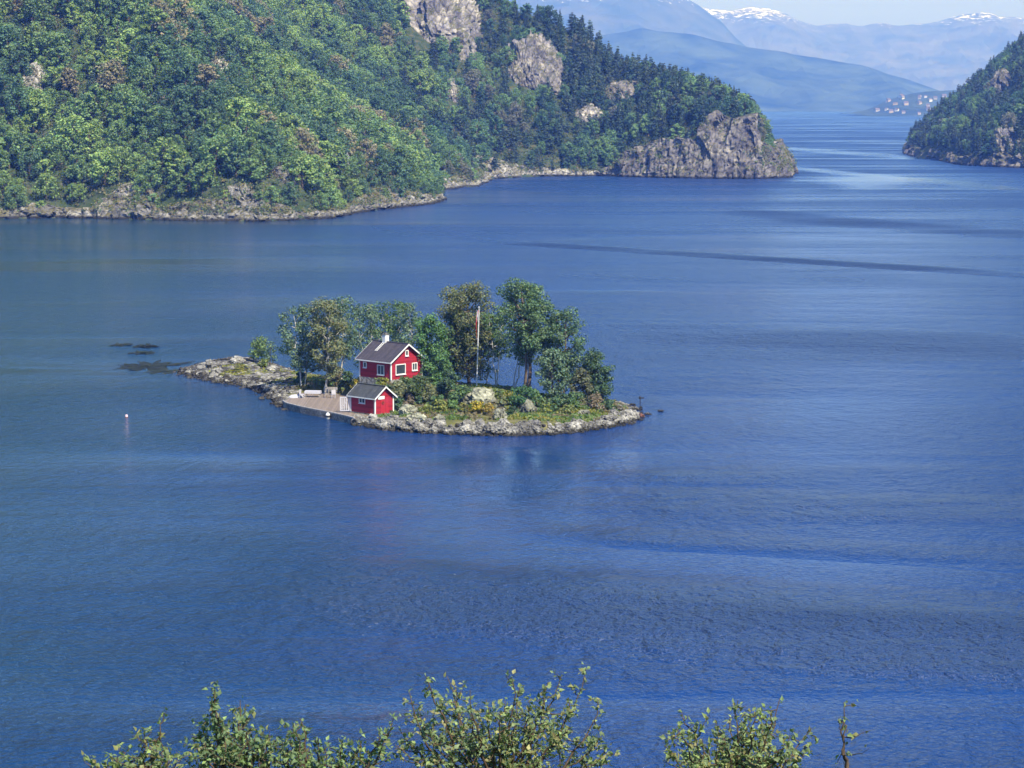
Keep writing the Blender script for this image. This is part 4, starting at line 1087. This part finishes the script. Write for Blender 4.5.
b = MB(); b.box((0, 0, 0.43), (1.5, 0.4, 0.05)); b.build('seat', M['grey_wood'], t)
b = MB(); b.box((0, 0.22, 0.72), (1.5, 0.05, 0.35)); b.build('backrest', M['grey_wood'], t)
for sx in (-0.6, 0.6): b = MB(); b.box((sx, 0.02, 0.2), (0.08, 0.38, 0.4)); b.build('leg', M['grey_wood'], t)
p = deckp(298, 396); 
t = thing('white_dinghy', 'small white boat lying upturned at the left end of the deck', 'boat', deckp(296, 397.5), R(20))
b = MB(); nu, nv = 13, 9; U = np.linspace(-1, 1, nu); A = np.linspace(0, math.pi, nv); V = []
for u in U:
    w = 0.42 * math.sqrt(max(0.0, 1 - abs(u) ** 2.6)) + 0.01
    for a in A: V.append((u * 0.95, -w * math.cos(a), 0.38 * math.sin(a) ** 0.8 * (1 - 0.25 * u * u) * (0.25 + 0.75 * w / 0.43)))
b.grid(np.array(V), nu, nv); b.build('hull', M['cloth'], t)
b = MB(); b.box((0, 0, 0.39), (1.3, 0.05, 0.05)); b.build('keel', M['grey_wood'], t)

# ------------------------------------------------------------------ flagpole, marker, buoy
fp = isl_hit(476.5, 388); top = deep(479, 308, fp[1])
t = thing('flagpole', 'tall white flagpole with a red pennant beside the large lichen boulder', 'flagpole', fp)
v = top - fp
b = MB(); b.tube([(0, 0, -0.3), tuple(v)], [0.065, 0.035], 8); b.build('pole', M['white'], t)
b = MB(); b.tube([tuple(v), tuple(v + np.array([0, 0, 0.09])), tuple(v + np.array([0, 0, 0.17]))], [0.05, 0.11, 0.03], 8); b.build('finial', M['white'], t)
b = MB(); b.tube([tuple(v * 0.08 + np.array([0.07, -0.07, 0])), tuple(v * 0.99 + np.array([0.07, -0.03, 0]))], 0.012, 4); b.build('halyard', M['white'], t)
k = N('pennant_cloth'); tc = k.n('ShaderNodeTexCoord'); sx = k.n('ShaderNodeSeparateXYZ'); k.l(tc.outputs['Generated'], sx.inputs[0])
k.col(k.ramp(sx.outputs[0], [(0.0, (0.28, 0.02, 0.03)), (0.34, (0.28, 0.02, 0.03)), (0.36, (0.75, 0.72, 0.7)), (0.44, (0.75, 0.72, 0.7)), (0.46, (0.03, 0.05, 0.25)), (0.56, (0.03, 0.05, 0.25)), (0.58, (0.75, 0.72, 0.7)), (0.64, (0.75, 0.72, 0.7)), (0.66, (0.28, 0.02, 0.03)), (1.0, (0.28, 0.02, 0.03))])); k.rough(0.8, 0.1)
b = MB(); nn = 16; V = []
for i in range(nn):
    f = i / (nn - 1); w = 0.15 * (1 - f) + 0.02
    c = v * (0.97 - 0.36 * f) + np.array([-0.1 - 0.16 * math.sin(f * 3), -0.10, 0])
    V += [c + np.array([-w * 0.5, 0.05 * math.sin(f * 9), 0]), c + np.array([w * 0.5, 0.07 * math.sin(f * 7 + 1), 0])]
b.grid(np.array(V), nn, 2); o = b.build('pennant', k.m, t)
sm = o.modifiers.new('thick', 'SOLIDIFY'); sm.thickness = 0.01

mp_ = gnd(640, 419.5, 0.15)
t = thing('channel_marker', 'thin dark marker pole with a lamp on the right tip of the island', 'marker pole', mp_)
b = MB(); b.tube([(0, 0, -0.6), (0, 0, 2.35)], 0.045, 6); b.build('pole', M['black'], t)
b = MB(); b.tube([(0, 0, 2.35), (0, 0, 2.42), (0, 0, 2.6), (0, 0, 2.68)], [0.16, 0.17, 0.14, 0.05], 8); b.build('lamp', M['black'], t)
b = MB(); b.box((0.26, 0, 2.46), (0.4, 0.05, 0.14)); b.build('lamp_arm', M['black'], t)

t = thing('mooring_buoy', 'small pinkish white buoy with a reddish base floating alone left of the island', 'buoy', gnd(126.5, 417.5))
b = MB(); zz = np.linspace(-0.24, 0.34, 9); b.tube(np.stack([zz * 0, zz * 0, zz], 1), 0.17 * np.sqrt(np.clip(1 - ((zz - 0.06) / 0.37) ** 2, 0.05, 1)), 12); b.build('float', plain('buoy_paint', (0.62, 0.42, 0.44), 0.5, 0.3, 0.06, 3), t, True)
b = MB(); b.tube([(0, 0, 0.0), (0, 0, 0.09)], [0.175, 0.178], 12); b.build('band', M['rust_rock'], t)
b = MB(); b.tube([(0, 0, 0.4), (0, 0, 0.5)], 0.03, 6); b.build('eye_rod', M['black'], t)

# ------------------------------------------------------------------ trees and shrubs of the island
GREEN, LITE, DARK, OLIVE, BROWN, BLUEG = (0.085, 0.14, 0.05), (0.13, 0.19, 0.06), (0.06, 0.105, 0.052), (0.15, 0.165, 0.08), (0.16, 0.13, 0.085), (0.105, 0.16, 0.095)
def island_tree(name, x, by, Y, ty, hw, col, label, seed, leaves=4200, ls=0.20, bark='bark', **kw):
    p = on_isl(x, by, Y); H = deep(x, ty, Y)[2] - p[2]; Rc = hw * Y / FPX
    kw.setdefault('trunk_r', 0.011 * H if bark == 'birch_bark' else 0.018 * H); kw['clump'] = kw.get('clump', 0.3) * 1.12; kw['limbs'] = int(kw.get('limbs', 14) * 1.35)
    a, c = broadleaf(np.random.default_rng(seed), H, Rc, int(leaves * 1.45), ls, **kw)
    t = thing(name, label, 'tree', p)
    a.build('trunk', M[bark], t, True); o = c.build('crown', M['leaf'], t); o.color = (*col, 1)
IT = [
    ('birch_tree', 303, 384, 292, 301, 17, BLUEG, 'leftmost birch of the group left of the cottage, grey green with slim pale trunks', dict(bark='birch_bark', stems=2, limbs=22, base=.22, clump=.36, profile='column', leaves=3800)),
    ('birch_tree', 324, 384, 289, 293, 19, OLIVE, 'olive brown birch left of the cottage with pale bare lower trunks', dict(bark='birch_bark', stems=3, limbs=30, base=.26, clump=.34, profile='column', leaves=5200)),
    ('birch_tree', 343, 382, 293, 290, 14, BLUEG, 'tall narrow birch between the olive birch and the cottage', dict(bark='birch_bark', stems=1, limbs=18, base=.3, clump=.42, profile='column', leaves=2600, sparse=.8)),
    ('birch_tree', 369, 378, 296, 301, 17, BLUEG, 'grey green birch behind the left end of the cottage roof', dict(bark='birch_bark', stems=2, limbs=20, base=.2, clump=.36, leaves=2800)),
    ('birch_tree', 394, 378, 297, 297, 20, GREEN, 'birch rising behind the cottage chimney', dict(bark='birch_bark', stems=2, limbs=22, base=.25, clump=.34, leaves=3000)),
    ('birch_tree', 414, 380, 294, 303, 16, BLUEG, 'thin see-through birch behind the right end of the cottage', dict(bark='birch_bark', stems=1, limbs=18, base=.25, clump=.36, leaves=1900)),
    ('broadleaf_tree', 432, 392, 284, 313, 17, (0.085, 0.165, 0.055), 'bright green bushy tree right beside the cottage gable', dict(limbs=22, base=.08, clump=.38, leaves=4800)),
    ('broadleaf_tree', 451, 392, 290, 303, 16, GREEN, 'green tree between the bright bushy tree and the tall olive tree', dict(limbs=22, base=.1, clump=.38, leaves=4200)),
    ('broadleaf_tree', 470, 391, 290, 276, 29, (0.125, 0.14, 0.06), 'tall wide tree with olive brown top, left of the flagpole', dict(profile='column', limbs=34, base=.14, clump=.30, leaves=8200)),
    ('birch_tree', 487, 392, 291, 318, 15, BLUEG, 'sparse grey green tree just right of the flagpole', dict(bark='birch_bark', limbs=16, base=.25, clump=.38, leaves=1500, sparse=.8)),
    ('birch_tree', 498, 391, 289, 306, 15, GREEN, 'airy high crowned birch filling the gap right of the flagpole', dict(bark='birch_bark', stems=2, limbs=16, base=.48, clump=.4, leaves=1900)),
    ('birch_tree', 512, 391, 284, 322, 13, BLUEG, 'slim leaning birch with bare pale stems in the gap right of the flagpole', dict(bark='birch_bark', stems=2, lean=(.22, 0), limbs=14, base=.5, clump=.45, leaves=1100, trunk_r=.11)),
    ('broadleaf_tree', 531, 398, 280, 271, 25, (0.095, 0.155, 0.07), 'tallest green tree right of the flagpole, leaning over the gap', dict(profile='column', stems=2, limbs=32, base=.36, clump=.30, leaves=8000, lean=(-.02, 0))),
    ('broadleaf_tree', 563, 401, 279, 306, 25, (0.092, 0.15, 0.075), 'broad green tree on the right of the tallest tree', dict(stems=2, limbs=26, base=.24, clump=.32, leaves=5600)),
    ('broadleaf_tree', 553, 402, 276.5, 348, 15, BLUEG, 'lower grey green tree in front of the two tall right trees', dict(limbs=18, base=.2, clump=.36, leaves=1900)),
    ('broadleaf_tree', 598, 405, 278, 350, 17, DARK, 'round dark green tree at the right end of the tree row', dict(limbs=22, base=.08, clump=.38, leaves=4200)),
    ('broadleaf_tree', 582, 407, 276.5, 368, 13, (0.12, 0.13, 0.07), 'low olive brown tree left of the round dark tree', dict(limbs=18, base=.08, clump=.36, leaves=1900)),
    ('small_tree', 259, 361, 322, 336, 9, LITE, 'small light green tree alone on the spit', dict(limbs=14, base=.3, clump=.42, leaves=900)),
    ('small_tree', 270, 362, 320, 340, 7, BLUEG, 'small thin twiggy tree right of the light green one on the spit', dict(limbs=14, base=.3, clump=.4, leaves=260)),
]
for i, (nm, x, by, Y, ty, hw, col, lab, kw) in enumerate(IT):
    island_tree(nm, x, by, Y, ty, hw, col, lab, 500 + i, **kw)
YEL = (0.30, 0.24, 0.03)
SHRUBS = [  # x, base y, top y, half width px, colour, label
    (399, 409, 383, 12, OLIVE, 'olive shrub in front of the cottage corner'), (414, 403, 377, 15, (0.075, 0.105, 0.04), 'leafy green shrub hiding the cottage gable base'),
    (428, 405, 386, 12, OLIVE, 'olive yellow shrub right of the gable shrub'), (445, 402, 371, 14, DARK, 'dark green shrub below the bright bushy tree'),
    (396, 413, 398, 8, DARK, 'dark low shrub right beside the boathouse'), (408, 408, 396, 8, BROWN, 'reddish brown shrub above the pale round boulder'),
    (458, 406, 386, 11, GREEN, 'green shrub left of the flagpole boulder'), (519, 409, 388, 17, (0.05, 0.11, 0.04), 'wide fresh green bush between flagpole and right trees'),
    (541, 411, 398, 9, GREEN, 'small green bush left of the right trees'), (476, 414, 403, 9, YEL, 'yellow flowering shrub below the flagpole boulder'),
    (489, 416, 405, 8, (0.22, 0.17, 0.035), 'golden shrub right of the yellow flowering one'), (464, 415, 404, 7, (0.14, 0.14, 0.04), 'yellow green shrub left of the yellow flowering one'),
    (592, 411, 396, 12, BROWN, 'brown shrub under the round dark tree'), (608, 411, 402, 7, DARK, 'small dark shrub nearest the right tip'),
    (357, 392, 379, 8, YEL, 'yellow flowering shrub at the left foot of the cottage'), (371, 388, 378, 7, YEL, 'yellow flowers below the cottage long wall'),
    (384, 388, 379, 6, (0.2, 0.2, 0.04), 'yellow green shrub below the cottage corner'), (340, 393, 382, 8, (0.12, 0.14, 0.04), 'light olive shrub right of the low hedge'),
    (348, 389, 372, 8, DARK, 'dark shrub at the left corner of the cottage'), (326, 391, 383, 8, (0.08, 0.11, 0.03), 'right half of the low green hedge behind the deck'),
    (309, 390, 382, 8, (0.08, 0.11, 0.03), 'left half of the low green hedge behind the deck'), (334, 396, 386, 6, DARK, 'dark bush behind the bench on the deck'),
    (300, 386, 374, 7, DARK, 'dark bush at the left foot of the birches'), (336, 384, 368, 8, BROWN, 'brown undergrowth bush below the birches'),
    (560, 410, 396, 9, DARK, 'dark bush at the foot of the lower grey green tree'), (575, 411, 394, 10, GREEN, 'green bush left of the brown shrub'),
    (505, 409, 396, 8, OLIVE, 'olive bush left of the wide fresh green bush'), (240, 372, 365, 7, (0.17, 0.17, 0.04), 'yellow green tuft on the spit'), (263, 369, 361, 7, (0.12, 0.15, 0.04), 'green tuft at the foot of the small spit tree'),
    (440, 413, 403, 9, (0.20, 0.22, 0.05), 'bright yellow green shrub at the bank right of the broad pale boulder'), (452, 411, 401, 7, (0.10, 0.17, 0.05), 'fresh green shrub between two yellow green shrubs'),
    (507, 417, 407, 6, (0.20, 0.21, 0.05), 'yellow green shrub right of the upright pale boulder'), (547, 415, 405, 8, (0.17, 0.2, 0.05), 'yellow green shrub in the front bank below the right trees'),
    (432, 400, 384, 10, (0.09, 0.16, 0.055), 'leafy bush at the foot of the bright bushy tree'), (386, 399, 386, 7, DARK, 'dark shrub between the cottage and the boathouse roof'),
    (405, 396, 377, 8, (0.10, 0.15, 0.05), 'bush against the cottage corner facing the camera'), (378, 391, 380, 8, (0.14, 0.16, 0.05), 'olive green bush below the cottage windows'),
    (533, 404, 391, 10, (0.09, 0.15, 0.06), 'green bush right of the wide fresh green bush, under the tall tree'), (512, 417, 408, 6, DARK, 'small dark bush at the front bank below the rounded boulder'),
    (553, 413, 400, 10, (0.07, 0.12, 0.05), 'dark green bush right behind the front bank below the right trees'), (568, 416, 406, 7, (0.16, 0.19, 0.06), 'light green tuft in the front bank under the olive brown tree'),
    (467, 402, 392, 8, (0.09, 0.14, 0.05), 'green bush at the left side of the flagpole boulder'), (495, 400, 390, 8, (0.11, 0.15, 0.05), 'light green bush at the right side of the flagpole boulder'),
    (424, 415, 406, 7, (0.15, 0.18, 0.05), 'yellow green tuft above the broad pale boulder'),
    (436, 410, 397, 9, GREEN, 'low green bush above the flat lichen boulder'), (420, 407, 397, 7, DARK, 'dark bush behind the broad pale boulder'),
]
for i, (x, by, ty, hw, col, lab) in enumerate(SHRUBS):
    p = isl_hit(x, by - 1.0); Y = p[1]; H = max(0.5, (by - ty) * Y / FPX); Rc = hw * Y / FPX; r2 = np.random.default_rng(600 + i)
    a, c = broadleaf(r2, H, Rc, int(260 + 950 * Rc * H / 2.2), 0.2, base=0.02, limbs=12, stems=3, trunk_r=0.03, clump=0.42)
    t = thing('shrub', lab, 'shrub', p)
    a.build('stems', M['twig'], t); o = c.build('foliage', M['leaf'], t); o.color = (*col, 1)

# ------------------------------------------------------------------ village on the far knoll
M['house_white'] = plain('far_white_house', (0.5, 0.5, 0.48), 0.7, 0.2, 0.08, 0.2)
M['house_ochre'] = plain('far_ochre_house', (0.33, 0.27, 0.2), 0.7, 0.2, 0.1, 0.2)
M['house_red'] = plain('far_grey_house', (0.28, 0.27, 0.27), 0.7, 0.2, 0.1, 0.2)
M['far_roof'] = plain('far_roof', (0.12, 0.09, 0.085), 0.8, 0.2, 0.2, 0.2)
def far_house(wallm):
    b = MB(); W, L, h, r = 9, 12, 6, 3.5
    pent = [(-W / 2, -3), (W / 2, -3), (W / 2, h), (0, h + r), (-W / 2, h)]
    f = [(-L / 2, y, z) for y, z in pent]; g = [(L / 2, y, z) for y, z in pent]
    b.ngon(f[::-1]); b.ngon(g)
    for i in (1, 4): j = (i + 1) % 5; b.add([f[i], g[i], g[j], f[j]], [[0, 1, 2, 3]])
    for sg in (-1, 1):
        lo = [(-L / 2 - .5, sg * (W / 2 + .6), h - .5), (L / 2 + .5, sg * (W / 2 + .6), h - .5), (L / 2 + .5, 0, h + r), (-L / 2 - .5, 0, h + r)]
        b.hexa(lo, [(x, y, z + 0.3) for x, y, z in lo], 1)
    return b.mesh('far_house', [wallm, M['far_roof']])
FH = {'white': far_house(M['house_white']), 'tan': far_house(M['house_ochre']), 'grey': far_house(M['house_red'])}
dg = bpy.context.evaluated_depsgraph_get()
r3 = np.random.default_rng(77); cnt = 0
for _ in range(400):
    if cnt >= 28: break
    x, y = r3.uniform(866, 945), r3.uniform(96, 115)
    d = ray(x, y); ok, loc, nn_, ii, ob, mm = SC.ray_cast(dg, Vector((0, 0, CAM_H)) + Vector(d) * 3000, Vector(d).normalized(), distance=6000)
    if not ok or ob is None: continue
    if ob.original.name == 'haze': 
        continue
    if not ob.original.name.startswith('far_knoll') or loc.z < 2: continue
    kind = ['white', 'white', 'grey', 'grey', 'tan'][r3.integers(5)]
    o = put('house', FH[kind]); o.location = loc; o.rotation_euler = (0, 0, r3.uniform(-0.8, 0.8)); s = r3.uniform(0.6, 0.95); o.scale = (s, s, s)
    tag(o, f'tiny {kind} house on the far knoll ' + ('close to its waterline' if loc.z < 14 else 'half way up its slope'), 'house', 'houses on the far shore'); cnt += 1
print('far houses', cnt)

# ------------------------------------------------------------------ the bushes in the foreground
M['fore_leaf'] = leaf_mat('foreground_leaves', 0.35)
def fore_plant(name, label, base, tips, Y0, Yspread, seed, col, leaf=0.062, dens=1.0, sub=7, fork=810, brown=0.18):
    """stems from the ground to the given shoot tips; twigs and separate oval leaves along them."""
    r = np.random.default_rng(seed)
    bx, Yb = base; B = deep(bx, 760, Yb); B[2] = float(near_z(np.array([B[0]]), np.array([Yb]))[0]) - 0.1
    FK = deep(bx, fork, Yb); st, lf = MB(), MB(); LP, LD = [], []
    st.tube(curve_pts(B, FK, 0, 6, r, 0.03), np.linspace(0.045, 0.026, 6), 7)
    for (x, y) in tips:
        Y = Y0 + r.uniform(-1, 1) * Yspread; T = deep(x, y, Y)
        v = T - FK; n = 10; t = np.linspace(0, 1, n)[:, None]
        ctrl = FK + np.array([v[0] * r.uniform(0.5, 0.95), v[1] * 0.6, v[2] * r.uniform(0.3, 0.6)])
        P = (1 - t) ** 2 * FK + 2 * t * (1 - t) * ctrl + t * t * T
        w = r.normal(size=(n, 3)) * 0.018; w[0] = w[-1] = 0; P = P + w
        st.tube(P, np.linspace(0.02, 0.004, n), 5)
        sp = lambda q, P=P: np.array([np.interp(q, np.linspace(0, 1, n), P[:, k]) for k in range(3)])
        for s in range(sub):
            q = 0.38 + 0.6 * (s + r.uniform(0, 1)) / sub; a = sp(q); L = r.uniform(0.10, 0.30) * (1.3 - q) * 1.7
            dirn = r.normal(size=3) * np.array([1, 0.8, 0.55]) + np.array([0, 0, 0.45]); dirn /= np.linalg.norm(dirn)
            e = a + dirn * L; TP = curve_pts(a, e, -0.02, 5, r, 0.01)
            st.tube(TP, np.linspace(0.007, 0.002, 5), 4, cap=False)
            for k in range(int(max(3, 24 * L / 0.3 * dens))):
                u = r.uniform(0.1, 1.05); LP.append(a + (e - a) * u + r.normal(size=3) * 0.018); LD.append(dirn)
        for k in range(int(30 * dens)):
            q = r.uniform(0.55, 1.01); LP.append(sp(min(q, 1.0)) + r.normal(size=3) * 0.02); LD.append(v / np.linalg.norm(v))
    LP = np.array(LP); LD = np.array(LD); m = len(LP)
    ax = LD * 0.5 + r.normal(size=(m, 3)) * 0.75 + np.array([0, 0, -0.1]); ax /= np.linalg.norm(ax, axis=1)[:, None]
    nr = r.normal(size=(m, 3)) * 0.6 + np.array([0, -0.25, 0.85]); sd_ = np.cross(ax, nr); sd_ /= np.linalg.norm(sd_, axis=1)[:, None]; nr = np.cross(sd_, ax)
    L = leaf * r.uniform(0.6, 1.25, m)[:, None]; W = L * r.uniform(0.26, 0.36, m)[:, None]
    p0 = LP; p1 = LP + ax * L * 0.35; p2 = LP + ax * L; fold = nr * W * r.uniform(-0.1, 0.7, m)[:, None]; drop = -nr * L * 0.12
    V = np.stack([p0, p1 + sd_ * W + fold, p1 * 0.4 + LP * 0 + (LP + ax * L * 0.62) * 0.6 + sd_ * W * 0.75 + fold, p2 + drop,
                  p1 * 0.4 + (LP + ax * L * 0.62) * 0.6 - sd_ * W * 0.75 + fold, p1 - sd_ * W + fold, p1 + ax * L * 0.15], 1).reshape(-1, 3)
    i7 = np.arange(m) * 7
    F4 = np.concatenate([np.stack([i7, i7 + 1, i7 + 6, i7 + 5], 1), np.stack([i7 + 1, i7 + 2, i7 + 4, i7 + 6], 1)])  # left placeholder, replaced below
    tri = np.concatenate([np.stack([i7 + a, i7 + b, i7 + 6], 1) for a, b in ((0, 1), (1, 2), (2, 3), (3, 4), (4, 5), (5, 0))])
    pick = r.random(m); cw = np.where((pick < brown)[:, None], np.array([1.5, 1.08, 0.95]), np.array([1, 1, 1])); cw = np.where((pick > 0.86)[:, None], np.array([1.6, 1.55, 1.2]), cw)
    cw = cw * np.clip(r.normal(1, 0.2, m), 0.5, 1.6)[:, None]
    lf.add(V, tri, 0, np.concatenate([cw] * 6))
    t = thing(name, label, 'bush', B)
    for bld in (st, lf):
        bld.v = [vv - B for vv in bld.v]
    st.build('stems', M['twig'], t, True); o = lf.build('leaves', M['fore_leaf'], t); o.color = (*col, 1)
FG = (0.10, 0.145, 0.05)
fore_plant('foreground_bush', 'wide leafy bush top with brown tinged leaves at the bottom centre', (500, 24.0),
           [(425, 674), (409, 690), (447, 676), (455, 684), (470, 690), (486, 700), (512, 678), (520, 686), (548, 682), (562, 674), (586, 667), (598, 699), (570, 702), (545, 700), (528, 708), (500, 712), (470, 712), (440, 706), (418, 712), (400, 730), (430, 735), (395, 745),
            (460, 728), (515, 726), (570, 728), (607, 745), (590, 760), (450, 748), (600, 742), (505, 700), (480, 716), (535, 716)], 24.0, 0.7, 801, (0.15, 0.20, 0.095), brown=0.2, dens=0.8)
fore_plant('foreground_bush', 'leafy bush with two upright shoots at the bottom right of centre', (735, 23.0),
           [(681, 710), (676, 728), (664, 745), (690, 735), (738, 700), (730, 716), (745, 716), (755, 712), (780, 698), (770, 712), (765, 724), (720, 728), (700, 742), (790, 735), (812, 728), (805, 745), (795, 755), (750, 735), (735, 745), (715, 752), (770, 742), (760, 756), (685, 756), (725, 738)], 23.0, 0.6, 802, (0.15, 0.20, 0.09), dens=0.7)
fore_plant('foreground_bush', 'dark leafy bush with a tall pointed shoot at the bottom left', (235, 22.0),
           [(215, 682), (212, 700), (206, 720), (220, 712), (240, 700), (246, 704), (235, 720), (228, 735), (252, 728), (205, 742), (218, 750), (245, 745), (262, 748), (270, 735), (200, 735), (255, 738)], 22.0, 0.5, 803, (0.115, 0.17, 0.08), dens=0.7)
fore_plant('foreground_bush', 'low spreading bush between the pointed shoot and the centre bush', (320, 22.0),
           [(293, 725), (282, 742), (300, 735), (318, 738), (325, 750), (308, 748), (345, 745), (362, 740), (380, 736), (392, 728), (285, 755), (340, 757), (372, 752), (300, 718), (385, 745)], 22.0, 0.5, 804, (0.12, 0.175, 0.08), dens=0.6, brown=0.12)
fore_plant('foreground_bush', 'small low bush at the far left of the bottom edge', (135, 21.0),
           [(144, 738), (130, 748), (118, 757), (150, 745), (165, 750), (160, 722), (105, 762), (140, 758), (178, 757), (95, 764), (172, 760)], 21.0, 0.4, 805, (0.14, 0.19, 0.08), dens=0.5)
fore_plant('thin_sapling', 'single thin bare shoot right of the bottom right bush', (846, 22.0), [(844, 702), (843, 722)], 22.0, 0.05, 806, (0.12, 0.16, 0.07), dens=0.15, sub=3, fork=775)
